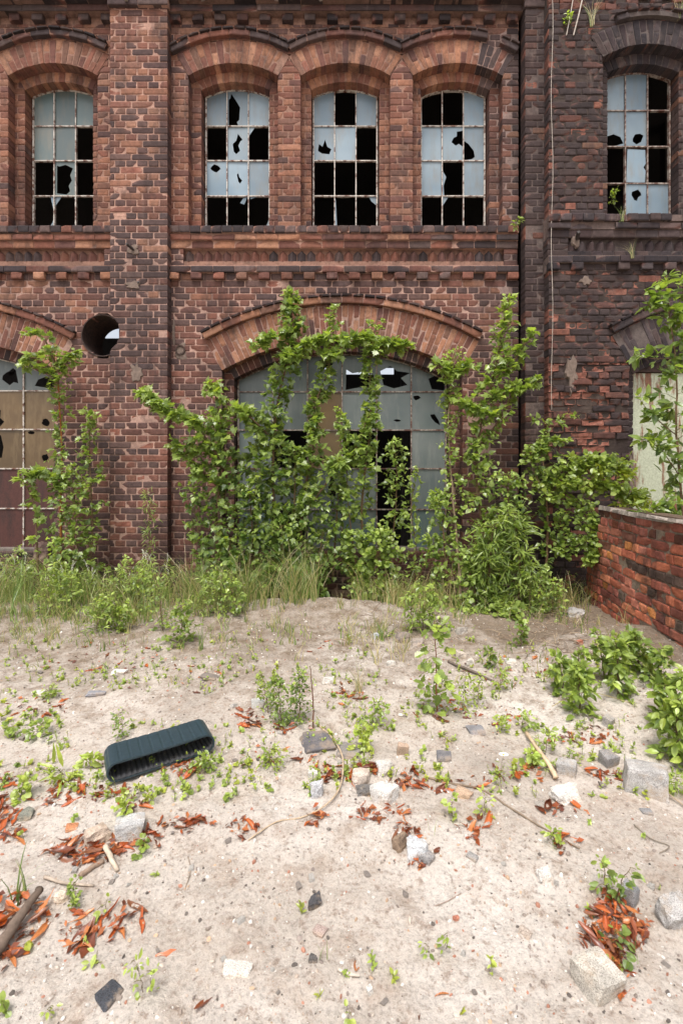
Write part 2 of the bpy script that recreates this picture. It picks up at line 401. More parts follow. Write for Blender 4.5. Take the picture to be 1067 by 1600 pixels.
def band_colors(kind):
    def f(x, y):
        if kind == 'sill': c = random.choice(DARKS+GREYS[:2]+[REDS[0]]) if x < 800 else random.choice(GREYS)
        elif kind == 'dark': c = random.choice(DARKS+[DARKS[0], REDS[1]]) if x < 800 else random.choice(GREYS)
        elif kind == 'soot': c = mul(random.choice(DARKS+REDS[3:]), .6)
        elif kind == 'saw': c = random.choice(REDS+DARKS[:3]+ORANGE[3:4]) if x < 740 else random.choice(DARKS+GREYS)
        elif kind == 'warm': c = random.choice(ORANGE+REDS+REDS) if x < 640 else random.choice(REDS+DARKS) if x < 800 else random.choice(GREYS+DARKS)
        elif kind == 'arch': c = random.choice(ORANGE+ORANGE+REDS) if x < 740 else random.choice(REDS+DARKS) if x < 843 else random.choice(GREYS)
        elif kind == 'hood': c = random.choice(REDS+DARKS[:3]) if x < 740 else random.choice(GREYS)
        elif kind == 'bright': c = random.choice(ORANGE+REDS[:1]) if x < 740 else random.choice(REDS+DARKS)
        elif kind == 'tile': c = mul(random.choice(DARKS), .55)
        return mul(c, U(.85, 1.12))
    return f
BC = {k: band_colors(k) for k in ('sill', 'dark', 'soot', 'saw', 'warm', 'arch', 'hood', 'bright', 'tile')}
SP = 175.15                                    # spacing of the upper windows
UP = lambda cx: Opening(cx, 98.5, 69.75, 134.5, 36, 356)
LO = lambda cx, bottom=862: Opening(cx, 529, 187.5, 377, 52, bottom)
# ---------------------------------------------------------------- panes and frames
def hole(cx, cy, rx, ry, n=11, j=.3):
    ph = U(0, 6); return [(cx+rx*math.cos(ph+2*math.pi*i/n)*U(1-j, 1+j), cy+ry*math.sin(ph+2*math.pi*i/n)*U(1-j, 1+j)) for i in range(n)]
def pane_mesh(mb, outer, holes, p, mi, th=.004):
    """flat sheet with cut-outs, given in wall units, th metres thick"""
    loops = [outer]+holes; tri = geometry.tessellate_polygon([[Vector((x, y, 0)) for x, y in lp] for lp in loops])
    pts = [q for lp in loops for q in lp]; N = len(pts); dx = U(-.003, .003); dz = U(-.003, .003)
    xs = [q[0] for q in outer]; ys = [q[1] for q in outer]; mx, my = sum(xs)/len(xs), sum(ys)/len(ys)
    pp = [p+dx*(x-mx)/27+dz*(y-my)/27 for x, y in pts]
    vs = [flat(x, y, q) for (x, y), q in zip(pts, pp)]+[flat(x, y, q-th) for (x, y), q in zip(pts, pp)]
    fs = [tuple(t) for t in tri]+[tuple(i+N for i in t)[::-1] for t in tri]; o = 0
    for lp in loops:
        m = len(lp)
        for i in range(m): fs.append((o+i, o+(i+1) % m, N+o+(i+1) % m, N+o+i))
        o += m
    mb.add(vs, fs, tuple([U(.72, 1.16)]*3), mi)
def window(parent, cx, xs, ys, R_, cy, p, panes, fmat, gmats, bar=1.35, label=None, name='window', extra=None):
    """xs: bar offsets from cx; ys: bar heights, ys[0] replaced by the arc of radius R_ about cy; panes[r][c] = (material, kind, shapes)"""
    fr = MB(); gl = MB(); hw = xs[-1]
    arc = lambda x: cy-math.sqrt(max(1, R_**2-x**2)); dep = .035; c = (.5, .5, .5)
    def bar_(x0, y0, x1, y1, w, pf=0):
        a = flat(x0, y0, p+pf); b = flat(x1, y1, p+pf); t = (b-a).normalized(); s = Vector((t.z, 0, -t.x))*(w/S/2); d = Vector((0, dep+pf, 0))
        m = max(1, int((b-a).length/.06)); vs = []; fs = []
        for i in range(m+1):
            q = a+(b-a)*(i/m); k = 1+U(-.12, .12); vs += [q-s*k, q+s*k, q+s*k+d, q-s*k+d]
            if i: o = 4*i; fs += [(o-4, o-3, o+1, o), (o-3, o-2, o+2, o+1), (o-2, o-1, o+3, o+2), (o-1, o-4, o, o+3)]
        fs += [(3, 2, 1, 0), tuple(4*m+i for i in range(4))]; fr.add(vs, fs, c)
    for i, x in enumerate(xs):
        w = bar*1.6 if i in (0, len(xs)-1) else bar*1.15
        bar_(cx+x, ys[-1], cx+x, arc(x), w, .003 if i % 2 else .0)
    for y in ys[1:]: bar_(cx-hw, y, cx+hw, y, bar*1.25 if y != ys[-1] else bar*2, -.003)
    m = 14
    for i in range(m):
        xa, xb = -hw+2*hw*i/m, -hw+2*hw*(i+1)/m; bar_(cx+xa, arc(xa), cx+xb, arc(xb), bar*1.6, .005)
    for r in range(len(ys)-1):
        for q in range(len(xs)-1):
            mi, kind, sh = panes[r][q]
            if kind == 'B': continue
            x0, x1 = xs[q]+.2, xs[q+1]-.2; y1 = ys[r+1]-.2; y0 = ys[r] if r else min(arc(x0), arc(x1))
            U2 = lambda u, v: (cx+x0+(x1-x0)*u, y1+(y0-y1)*v)
            if kind == 'S':
                for s in sh: pane_mesh(gl, [U2(u, v) for u, v in s], [], p-.018, mi)
                continue
            outer = [(cx+x0, y1), (cx+x1, y1)]
            if r: outer += [(cx+x1, y0), (cx+x0, y0)]
            else: outer += [(cx+x1+(x0-x1)*t/6, arc(x1+(x0-x1)*t/6)) for t in range(7)]
            pane_mesh(gl, outer, [[U2(u, v) for u, v in s] for s in sh], p-.018, mi)
    w = fr.build(name, M[fmat], parent)
    if label: w['label'] = label
    if extra: extra(w)
    if gl.v: gl.build('panes', [M[g] for g in gmats], w)
    return w
FB = (0, 'F', []); BB = (0, 'B', [])
def H(*hs): return (0, 'F', [h for h in hs])
def SH(*ss): return (0, 'S', list(ss))
sh_tl = [(0, 1), (.32, 1), (0, .72)]; sh_bl = [(0, 0), (.45, 0), (0, .35)]; sh_tr = [(1, 1), (.6, 1), (.75, .86), (1, .75)]; sh_br = [(1, 0), (.55, 0), (.8, .12), (1, .4)]
sh_l = [(0, 0), (.1, 0), (.07, .3), (.2, .55), (.05, .7), (0, .95)]
spike = [(.06, .04), (.52, .03), (.45, .13), (.56, .2), (.6, .55), (.4, .75), (.18, .95), (.14, .8), (.06, .78)]
jag = [(.42, .2), (.6, .3), (.52, .45), (.62, .58), (.72, .62), (.5, .8), (.42, .6), (.25, .5), (.3, .28)]
tw = [(.45, .62), (.52, .66), (.56, .55), (.7, .45), (.6, .36), (.52, .42)]
def upper_window(parent, cx, p0, panes, label=None, g='g_upper', frame='paint', extra=None):
    return window(parent, cx, [-51.6, -17.4, 17.4, 51.6], [0, 172, 228.4, 286, 346], 119.5, 233, p0-.26, panes, frame, [g, 'g_dull'], label=label, extra=extra)
def arched_stage(wall, arch, o, p0, spallf=None, up=True):
    """the second, set-back order of an arched opening: jamb strips and its half-brick ring"""
    t = 15.5; w2 = o.w-t; R2 = o.R-t; a2 = math.asin(w2/R2); sp2 = o.cy-R2*math.cos(a2)
    o2 = Opening(o.cx, o.cy-o.R+t, w2, R2, 14.5, 9999)
    lay(wall, o2.ext-1, o.bottom, [(o.cx-o.w-6, o.cx+o.w+6)], [o2], p0-.13, .15, headers=True, mcf=mcol, spallf=spallf)
    ring(arch, o.cx, o.cy, R2, R2+16.5, a2, p0-.128, .15, BC['arch'] if up else BC['hood'], [[]])
def voussoirs(arch, o, p0, spallf=None, skip=0):
    if o.ring > 40: pats = [[.62], [.34], [.62, ], [.34]]; pitch = 8.8
    else: pats = [[], [.5], [.0001] and [], [.45]]; pitch = 10
    ring(arch, o.cx, o.cy, o.R, o.Re, o.a, p0+.005, .135, BC['arch'], pats, pitch=pitch, spallf=spallf, skip=skip)
def hood(mb, cx, cy, r, a0, a1, p0, t1=8, t2=3.2, pitch=30, skip=0, dark='hood'):
    ring(mb, cx, cy, r, r+t1, 0, p0+.055, .09, BC[dark], [[]], pitch=pitch, a0=a0, a1=a1, rec=.01, skip=skip, chip=.15)
    n = max(1, round((a1-a0)*r/17)); 
    for i in range(n):                         # thin roof-tile course on top, with notches
        if random.random() < skip: continue
        t0 = a0+(a1-a0)*i/n; t1_ = a0+(a1-a0)*(i+.86)/n; rr = r+t1+U(.0, .5); P = lambda r_, t: flat(cx+r_*math.sin(t), cy-r_*math.cos(t), p0+.075)
        brick(mb, [P(rr, t0), P(rr, t1_), P(rr+t2, t1_), P(rr+t2, t0)], Vector((0,-1,0)), .1, BC['tile'](cx, cy), 1, .2)
def bands(B, x0, x1, p0, fx0, fx1, prefix=None, miss=0, jag=0):
    """sill course, string courses, saw-tooth frieze and dentils between the two storeys"""
    back = p0-.12
    s = MB(); row(s, x0, x1, 356, 366, p0+.06, .0, 16.4, BC['sill'], .2, miss=miss, jag=jag); slab(s, x0, x1, 357, 366, p0+.045, back, mcol(x0, 300))
    row(s, x0, x1, 368.3, 376.5, p0+.038, .0, 33, BC['warm'], .15, miss=miss*.5, jag=jag); slab(s, x0, x1, 366, 376.8, p0+.02, back, mcol(x0, 300))
    row(s, x0, x1, 377.2, 388, p0+.012, .0, 33, BC['warm'], .15); slab(s, x0, x1, 376.8, 388, p0+.004, back, mcol(x0, 300))
    s.build('sill_course', M['masonry'], B)
    s = MB()
    for a, b in ((x0, fx0), (fx1, x1)):
        if b-a > 5: lay(s, 388, 416, [(a, b)], [], p0, .12, ch=9.33)
    row(s, fx0, fx1, 407.5, 416, p0-.01, .0, 17, BC['saw']); slab(s, fx0, fx1, 388, 417, p0-.06, back, mcol(fx0, 300))
    slab(s, fx0, fx1, 407.3, 417, p0-.018, back, mcol(fx0, 300))
    nt_ = round((fx1-fx0)/14.6); w = (fx1-fx0)/nt_
    for i in range(nt_):
        if random.random() < miss: continue
        x = fx0+w*(i+.5); c = BC['saw'](x, 400); h = w*.47; dp = .055*U(.85, 1.05); y1, y0, ys = 407.3, 388.6+U(0, 1), 395
        vs = [flat(x-h, y1, p0-.058), flat(x, y1, p0-.058+dp), flat(x+h, y1, p0-.058), flat(x-h, ys, p0-.058), flat(x, ys-.5, p0-.058+dp), flat(x+h, ys, p0-.058), flat(x, y0, p0-.05)]
        s.add(vs, [(0,1,4,3), (1,2,5,4), (3,4,6), (4,5,6), (0,2,1)], [mul(c, U(.85, 1.15)) for _ in vs])
    s.build('frieze', M['masonry'], B)
    s = MB(); row(s, x0, x1, 418, 427, p0+.05, .0, 34, BC['dark'], .12, miss=miss*.6, jag=jag); slab(s, x0, x1, 416.5, 427, p0+.035, back, mcol(x0, 300))
    slab(s, x0, x1, 427, 438, p0-.006, back, mcol(x0, 500)); row(s, x0, x1, 427.6, 437, p0+.002, .0, 17.5, bcol)
    s.build('string_course', M['masonry'], B)
def dentils(B, xs, y0, y1, p, colk, p0=0, miss=0):
    for x in xs:
        if random.random() < miss: continue
        s = MB(); a, b = x-8.3, x+8.3
        brick(s, [flat(a, y1, p0+p), flat(b, y1, p0+p), flat(b, y0, p0+p), flat(a, y0, p0+p)], Vector((0,-1,0)), p+.02, BC[colk](x, y0), 1, .25)
        s.build('dentil', M['masonry'], B)
# ================================================================ main factory building
FB_ROOT = thing('factory_building', 'orange-brown brick factory front with three broken arched windows over one wide overgrown window', 'building', (0, 0, 0))
B = FB_ROOT
ups = [UP(364.5+SP*k) for k in (0, 1, 2)]; upl = [UP(83), UP(83-SP)]
lo_main, lo_left = LO(534.5), LO(-97)
pipe = Circle(161, 524.5, 33.5); spipe = Circle(282, 547, 7.5)
wall = MB(); OTHER = []
def sp_main(x, y):
    if x > 760: return (.10, .012)
    if y > 640 and x > 690: return (.15, .012)
    return (.02, .008)
lay(wall, 46.5-4, 356, [(266, 810)], ups, 0, spallf=sp_main); lay(wall, 46.5-4, 356, [(-300, 183)], upl, 0, spallf=sp_main)
lay(wall, 437.5, 862+9*10.08, [(266, 810)], [lo_main, spipe], 0, spallf=sp_main); lay(wall, 437.5, 862+9*10.08, [(-300, 183)], [lo_left, pipe], 0, spallf=sp_main)
slab(wall, -300, 183, -40, 48, -.004, -.12, mcol(100, 60)); slab(wall, 266, 810, -40, 48, -.004, -.12, mcol(400, 60)); row(wall, -300, 183, 37.5, 43, 0, .1, 17); row(wall, 266, 810, 37.5, 43, 0, .1, 17)
archs = {}
for o, key in [(o, 'u') for o in ups+upl]+[(lo_main, 'l'), (lo_left, 'l')]:
    am = MB(); voussoirs(am, o, 0, sp_main); arched_stage(wall, am, o, 0, None, key == 'u')
    am.build('window_arch', M['masonry'], B)
# grey rendered plinth and stone sill below the lower windows
for o in (lo_main, lo_left):
    slab(wall, o.cx-o.w+1, o.cx+o.w-1, 859, 868, -.10, -.4, lin((128, 118, 110)))
wall.build('wall', M['masonry'], B)
def pil(x0, x1, cuts, p=.13, name='pilaster', f=bcol, y0=28, sp=None):
    m = MB(); lay(m, y0, 862+9*10.08, [(x0, x1)], cuts, p, .15, ch=10.02, start=1, colf=f, spallf=sp or (lambda x, y: (.03, .008))); return m.build(name, M['masonry'], B)
class PipeCut:                                 # the pilaster is cut back round the pipe mouth
    def half(s, y):
        h = pipe.half(y); return (100, min(h[1], 196)) if h else None
pil(179.8, 267.9, [PipeCut()]); 
def sp_rp(x, y): return (.14, .015)
pr = pil(814, 848, [], sp=sp_rp)
# hood moulds (wave over the three upper windows; segmental over the lower ones)
hm = MB(); r = 173.5; av = math.asin(87.6/(r+4)); ae = math.asin((364.5-268)/(r+4))
hood(hm, 364.5, 233, r, -ae, av, 0); hood(hm, 364.5+SP, 233, r, -av, av, 0); hood(hm, 364.5+2*SP, 233, r, -av, .26, 0); hood(hm, 364.5+2*SP, 233, r, .38, ae*.95, 0, skip=.3)
hm.build('hood_mould', M['masonry'], B); hm = MB(); hood(hm, 83, 233, r, -av, av*.97, 0); hood(hm, 83-SP, 233, r, -av, av, 0)
hm.build('hood_mould', M['masonry'], B)
for o, b1 in ((lo_main, 'bright'), (lo_left, 'bright')):
    hm = MB(); a = math.asin(216/(o.Re+8)); 
    hood(hm, o.cx, o.cy, o.Re+2, -a, a, 0, 9.5, 3.6, 32, dark=b1); hm.build('hood_mould', M['masonry'], B)
bands(B, 266, 808, 0, 287, 787); bands(B, -300, 183, 0, -270, 163)
dentils(B, [273+35.1*i for i in range(16)], 427.5, 437.5, .05, 'warm'); dentils(B, [-5+34.6*i for i in range(6)], 427.5, 437.5, .05, 'warm')
dentils(B, [276+34.8*i for i in range(16)], 28.3, 38.2, .065, 'soot'); dentils(B, [-8+35.6*i for i in range(6)], 28.3, 38.2, .065, 'soot')
cr = MB()
for x0, x1 in ((-300, 180), (267, 812)):
    row(cr, x0, x1, 18.5, 28, .10, .02, 66, BC['soot'], .15, jag=.01); slab(cr, x0, x1, 18, 28.2, .085, -.1, mul(mcol(200, 50), .5))
    row(cr, x0, x1, 8, 18, .155, .02, 34, BC['soot'], .15, jag=.01)
row(cr, 178, 270, 18.5, 28, .175, .02, 46, BC['dark']); slab(cr, 178, 270, 8, 28, .16, -.1, mcol(200, 50))
row(cr, -300, 850, 8-10, 8, .2, .02, 34, BC['soot']); slab(cr, -300, 850, -2, 18, .14, -.1, mul(mcol(200, 50), .5)); row(cr, -300, 850, -12, -2.5, .24, .02, 66, BC['soot']); slab(cr, -300, 850, -40, -2, .2, -.1, mul(mcol(200, 50), .5))
row(cr, 812, 850, 8, 18, .16, .02, 17, BC['dark']); row(cr, 812, 850, 18, 28, .15, .02, 34, BC['dark'])
for x in (206, 322, 432, 500): cr.box(tuple(flat(x, 26, .21)), tuple(flat(x+5, 8, .19)), lin((150, 138, 128)), 0, .004)
cr.build('cornice', M['masonry'], B)
# upper windows
W2 = [[FB, H(spike), FB], [BB, H(jag), SH(sh_tl)], [H(hole(.45, .8, .2, .1)), H(tw), FB], [BB, SH([(.75, .95), (.95, 1), (.8, .78), (.6, .82)]), SH(sh_br, [(0, 1), (.5, 1), (.1, .93)])]]
W3 = [[FB, BB, FB], [H([(.2, .3), (.4, .22), (.75, .2), (.85, .35), (.65, .42), (.55, .62), (.42, .42), (.25, .5)]), FB, BB], [BB, BB, SH([(0, 0), (1, 0), (1, .03), (0, .03)])], [BB, SH([(0, .0), (.12, 0), (.05, .9), (0, 1)]), SH(sh_tr)]]
W4 = [[BB, BB, FB], [FB, H([(.45, .55), (.55, .68), (.7, .72), (.7, .85), (.98, .88), (.98, .42), (.8, .5), (.65, .45)]), H([(.02, .6), (.25, .5), (.5, .3), (.55, .12), (.4, .05), (.02, .02)])], [FB, SH(sh_l), FB], [BB, SH(sh_tl), BB]]
D1 = (1, 'F', [])
W1 = [[D1, D1, D1], [D1, D1, BB], [BB, (1, 'F', [[(.1, .08), (.55, .05), (.72, .15), (.65, .3), (.8, .45), (.72, .6), (.85, .8), (.5, .9), (.2, .85), (.1, .88)]]), BB], [SH([(1, 0), (.75, 0), (.8, .2), (.9, .3), (1, .5)], [(1, 1), (.8, 1), (.95, .6), (1, .5)]), SH(sh_tl, [(1, .9), (.9, .95), (1, 1)]), BB]]
upper_window(B, ups[0].cx, 0, W2, 'upper steel window with grey-blue frosted panes, a flame-shaped hole in its top middle pane')
upper_window(B, ups[1].cx, 0, W3, 'upper steel window whose lower half has lost nearly all its panes')
upper_window(B, ups[2].cx, 0, W4, 'upper steel window missing the two left panes of its top row')
upper_window(B, upl[0].cx, 0, W1, 'upper steel window with dull greenish panes, left of the pilaster')
upper_window(B, upl[1].cx, 0, W1)
# lower windows
G = (0, 'F', []); BR = (1, 'F', []); RD = (2, 'F', []); DKP = (3, 'F', [])
def Hm(mi, *hs): return (mi, 'F', list(hs))
lower = [[G, G, Hm(0, hole(.5, .75, .3, .15, 9)), Hm(0, [(.1, .05), (.5, .12), (.9, .1), (.92, .45), (.6, .55), (.3, .5), (.12, .6)]), Hm(0, [(.2, .2), (.5, .1), (.9, .2), (.7, .4), (.98, .55), (.6, .6), (.4, .75), (.1, .6)]), Hm(0, [(.6, .1), (.97, .05), (.97, .6), (.7, .62), (.5, .5)])],
 [G, G, BR, G, Hm(0, hole(.6, .25, .1, .03, 7)), Hm(0, hole(.15, .85, .1, .08, 7), [(.55, .4), (.68, .42), (.8, .25), (.85, .12), (.7, .2), (.6, .3)])],
 [G, BB, Hm(1, hole(.3, .2, .15, .12)), BB, BB, G], [G, G, Hm(0, hole(.7, .5, .12, .25)), G, BB, Hm(0, hole(.05, .9, .04, .04))], [DKP, BB, G, DKP, BB, DKP]]
leftw = [[G]*4+[Hm(0, hole(.62, .42, .22, .22, 12)), Hm(0, [(.3, .2), (.95, .05), (.95, .5), (.6, .55), (.4, .45)])],
 [BR]*4+[Hm(1, [(.02, .05), (.3, .08), (.42, .2), (.3, .3), (.32, .5), (.02, .55)]), Hm(1, hole(.62, .18, .12, .1))],
 [BR]*4+[Hm(1, [(.02, .25), (.35, .28), (.4, .55), (.32, .85), (.02, .9)]), Hm(1, hole(.2, .92, .08, .05), hole(.6, .28, .1, .09))], [RD]*6, [RD]*6]
xs6 = [-169+56.33*i for i in range(7)]
window(B, 534.5, xs6, [0, 605.6, 668, 731, 797.6, 862], 361.5, 906, -.26, lower, 'oldpaint', ['g_wire', 'g_brown', 'rustplate', 'g_dull'], 1.7, 'wide arched steel window of wired panes behind the climbing green saplings')
window(B, -97, xs6, [0, 604, 667, 731, 796, 862], 361.5, 906, -.26, leftw, 'paint', ['g_wire', 'g_brown', 'rustplate', 'g_dull'], 1.7, 'wide arched steel window with brown panes and dark red metal plates below')
# pipes, anchors, cement
def tube_part(cx, cy, r_out, r_in, p1, p0_, name, mt):
    m = MB(); N = 40; vs = []; fs = []
    for (rr, pp) in ((r_in, p0_), (r_in, p1), (r_out, p1+.002), (r_out, p0_)):
        for i in range(N): t = 2*math.pi*i/N; vs.append(flat(cx+rr*math.cos(t), cy+rr*math.sin(t), pp))
    for k in range(3):
        for i in range(N): fs.append((k*N+i, k*N+(i+1) % N, (k+1)*N+(i+1) % N, (k+1)*N+i))
    m.add(vs, fs, (.3, .25, .22)); return m.build(name, mt, B, smooth=False)
t = tube_part(pipe.cx, pipe.cy, 33, 31.6, .012, -.5, 'flue_pipe', M['rust']); t['label'] = 'large round rusty pipe mouth let into the wall beside the pilaster'
tube_part(282, 547, 7.8, 5.6, .012, -.3, 'drain_pipe', M['rust'])
def patch(x, y, rx, ry, p, parent=None, name='cement_patch', mt='cement', th=.02):
    m = MB(); N = 22; ph = U(0, 9); rx *= .75; ry *= .75; vs = [flat(x, y, p+.006)]; fs = []
    for k, (sc, pp) in enumerate(((.5, .006), (.85, .005), (1, -th))):
        for i in range(N):
            t = 2*math.pi*i/N; q = sc*(1+.75*noise.noise(Vector((math.cos(t)*1.9+ph, math.sin(t)*1.9, ph)))); vs.append(flat(x+rx*q*math.cos(t), y+ry*q*math.sin(t), p+pp+U(-.002, .002)))
    for i in range(N): fs.append((0, 1+i, 1+(i+1) % N))
    for k in range(2):
        for i in range(N): fs.append((1+k*N+i, 1+(k+1)*N+i, 1+(k+1)*N+(i+1) % N, 1+k*N+(i+1) % N))
    m.add(vs, fs, (.5, .5, .5)); return m.build(name, M[mt], parent or B)
def bracket(x, y, p, w=.035, L=.14, dx=-.05, parent=None):
    m = MB(); a = flat(x, y, p-.03); b = a+Vector((dx, -L, .03)); m.tube([a, (a+b)/2+Vector((0, 0, .004)), b], [w*.5, w*.55, w*.5], (.2, .18, .17), 4); return m.build('iron_bracket', M['iron'], parent or B)
patch(217, 399, 15, 9, .135); bracket(218, 400, .13); patch(216, 452, 15, 8, .135); bracket(224, 452, .13, .03, .05, 0); patch(220, 585, 12, 20, .135); bracket(220, 577, .13, .025, .03, 0)
patch(272, 520, 3.5, 28, .0); patch(284, 551, 14, 16, -.004, th=.0)
m = MB(); c = flat(737, 708, .02)
m.add([c+Vector((x, y-.012, z)) for y in (0, .03) for x, z in ((-.088, .01), (.01, -.088), (.088, -.01), (-.01, .088))], [(0,1,2,3), (0,4,5,1), (1,5,6,2), (2,6,7,3), (3,7,4,0)], (.2,.2,.2))
m.tube([c+Vector((0, .01, 0)), c+Vector((0, -.03, 0))], .014, (.2, .2, .2), 6); m.build('anchor_plate', M['iron'], B)
# dark hall inside, with two small openings to the sky in its back wall
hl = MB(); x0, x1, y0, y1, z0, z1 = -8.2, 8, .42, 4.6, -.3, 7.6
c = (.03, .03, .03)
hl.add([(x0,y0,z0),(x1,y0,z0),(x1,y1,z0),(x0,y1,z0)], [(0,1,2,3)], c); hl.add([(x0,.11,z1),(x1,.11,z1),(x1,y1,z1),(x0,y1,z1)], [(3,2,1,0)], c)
hl.add([(x0,.11,z0),(x0,y1,z0),(x0,y1,z1),(x0,.11,z1)], [(0,1,2,3)], c); hl.add([(x1,.11,z0),(x1,y1,z0),(x1,y1,z1),(x1,.11,z1)], [(0,1,2,3)], c)
def wall_with(xa, xb, za, zb, holes, y):
    xs = sorted({xa, xb}|{h[0] for h in holes}|{h[1] for h in holes}); zs = sorted({za, zb}|{h[2] for h in holes}|{h[3] for h in holes})
    for i in range(len(xs)-1):
        for j in range(len(zs)-1):
            mx, mz = (xs[i]+xs[i+1])/2, (zs[j]+zs[j+1])/2
            if any(h[0] < mx < h[1] and h[2] < mz < h[3] for h in holes): continue
            hl.add([(xs[i],y,zs[j]),(xs[i+1],y,zs[j]),(xs[i+1],y,zs[j+1]),(xs[i],y,zs[j+1])], [(0,1,2,3)], c)
wall_with(x0, x1, z0, z1, [(-.35, 1.1, 3.86, 4.12), (-4.97, -4.68, 4.62, 4.86)], y1)
for x in (-6, -3.4, -1.2, 1.0, 3.2, 5.4): hl.box((x, 2.4, z0), (x+.14, 2.54, z1), c)
hl.box((x0, 2.3, 3.5), (x1, 2.5, 3.7), c); hl.tube([(-4.4, .7, 3.0), (-4.62, 2.2, 4.6)], .03, lin((120, 110, 100)))
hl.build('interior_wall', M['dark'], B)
# ================================================================ soot-dark building on the right (same pattern, a brick further forward)
AN = thing('brick_annex', 'soot-blackened weathered brick building at the right with crumbling orange scars and one tall window', 'building', (3.0, 0, 0))
P0 = .26; OX = 843
ua = UP(994); ub = UP(994+SP); la = LO(1151)
def sp_an(x, y):
    e = math.exp(-((x-900)/75)**2-((y-655)/70)**2)
    f = .75 if abs(x-850) < 10 else 0
    return (min(.85, .09+.65*e+.1*noise.noise(Vector((x/60, y/60, 1)))+(.3 if x < 856 else 0)), .014+.024*e)
def mc_an(x, y): return mul(lin((108,92,84)), .45+.4*noise.noise(Vector((x/30, y/30, 4))))
def bc_an(x, y):
    e = math.exp(-((x-900)/90)**2-((y-640)/90)**2)
    if random.random() < e*.55+.06: return mul(random.choice(REDS), U(.65, 1.0))
    return bcol(x, y)
aw = MB(); KW = dict(spallf=sp_an, mcf=mc_an, colf=bc_an, chip=.3)
lay(aw, 46, 356, [(OX, 1400)], [ua, ub], P0, .2, holes=[(925, 950, 96, 104), (925, 945, 210, 222)], rough=1.1, rec=.010, **KW)
lay(aw, 437.5, 575, [(OX, 1400)], [la], P0, .2, rough=1.3, rec=.012, holes=[(877, 890, 443, 456)], **KW)
lay(aw, 575, 730, [(OX, 1400)], [la], P0, .2, rough=3.0, rec=.024, miss=.025, holes=[(872, 884, 560, 600), (948, 962, 636, 650), (930, 962, 690, 712)], gap=1.0, **KW)
lay(aw, 730, 953, [(OX, 1400)], [la], P0, .2, rough=1.4, rec=.014, **KW)
for o in (ua, ub, la):
    am = MB(); voussoirs(am, o, P0, (lambda x, y: (.45, .03)) if o is la else (lambda x, y: (.06, .01)), skip=0); arched_stage(aw, am, o, P0, None, o is not la)
    am.build('window_arch', M['masonry'], AN)
# broken wall head above the arch
slab(aw, OX, 1400, 22, 47, P0-.06, P0-.2, mc_an(900, 40))
for x in range(OX, 1400, 17):
    hgt = 40-6*noise.noise(Vector((x/40, 0, 0)))
    for k in range(3):
        y1 = 46-10*k
        if random.random() < (.1, .5, .75)[k] and 870 < x < 1080: continue
        dd = U(-.03, .01) if k else 0
        brick(aw, [flat(x+.4, y1, P0+dd), flat(x+16.4, y1+U(-.6, .6), P0+dd), flat(x+16.4, y1-9.4, P0+dd), flat(x+.4, y1-9.4, P0+dd)], Vector((0,-1,0)), .16, bc_an(x, 40) if random.random() < .55 else mul(random.choice(REDS), U(.5, .9)), 2, .4)
slab(aw, OX, 1400, -60, 24, P0-.12, P0-.3, mul(mc_an(900, 20), .6)); lay(aw, -60, 16, [(OX, 1400)], [], P0-.1, .1, rough=2.5, colf=lambda x, y: mul(random.choice(REDS+DARKS+GREYS), U(.5, .9)), spallf=lambda x, y: (.3, .02))
aw.build('wall', M['masonry'], AN)
bands(AN, OX-2, 1400, P0, 872, 1390, miss=.1, jag=.03)
dentils(AN, [849+34.5*i for i in range(12)], 427.5, 437.5, .05, 'dark', P0, .15)
hm = MB(); a = math.asin(216/(la.Re+8)); hood(hm, la.cx, la.cy, la.Re+2, -a, a, P0, 9.5, 3.6, 32, skip=.12, dark='hood')
r = 173.5; hm.build('hood_mould', M['masonry'], AN); hm = MB(); hood(hm, ua.cx, 233, r-2, -.30, .35, P0, 8, 3, 20, skip=.3); hm.build('hood_mould', M['masonry'], AN)
W5 = [[FB, FB, BB], [H([(.02, .04), (.5, .02), (.95, .1), (.8, .28), (.5, .36), (.2, .3), (.02, .34)]), H(hole(.6, .25, .24, .15)), BB], [BB, SH([(.08, .05), (.12, .95), (.92, .92), (.95, .55), (.85, .45), (.95, .35), (.92, .04)]), BB], [BB, H(hole(.5, .72, .2, .14)), FB]]
upper_window(AN, ua.cx, P0, W5, 'tall steel window with dirty streaked panes and plants growing on its sill', g='g_upper', frame='oldpaint')
upper_window(AN, ub.cx, P0, W3)
# rusty steel door leaves with cream paint in the lower arch
dm = MB(); pz = P0-.2
for x0, x1, y0, y1, q in ((965, 979, 583, 862, .0), (965, 1340, 568, 584, .012), (965, 1340, 852, 862, .01), (1085, 1096, 584, 852, .004)):
    a = flat(x0, y1, pz+q+.02); b = flat(x1, y0, pz+q-.05); dm.box((a.x, a.y, a.z), (b.x, b.y, b.z), (.5,.5,.5))
dm.box(tuple(flat(965, 568, pz-.02)), tuple(flat(1340, 528, pz-.06)), (.5,.5,.5))
dr = dm.build('door_frame', M['rust'], AN)
for x0, x1 in ((980, 1084), (1097, 1200), (1201, 1338)):
    pm = MB(); a = flat(x0, 851, pz); b = flat(x1, 585, pz-.03); pm.box(tuple(a), tuple(b), (.5,.5,.5)); pn = pm.build('door_panel', M['cream'], dr)
    if x0 == 980: pn['label'] = 'pale green-cream steel door panel streaked with rust'
patch(967, 742, 6, 52, P0+.01, AN); patch(884, 392, 9, 14, P0+.004, AN); bracket(886, 392, P0, .04, .16, -.05, AN); patch(898, 452, 12, 9, P0+.004, AN); patch(878, 590, 13, 34, P0-.002, AN)
for s in ((887, 452, P0), (876, 572, P0)): bracket(s[0], s[1], s[2]-.02, .03, .04, 0, AN)
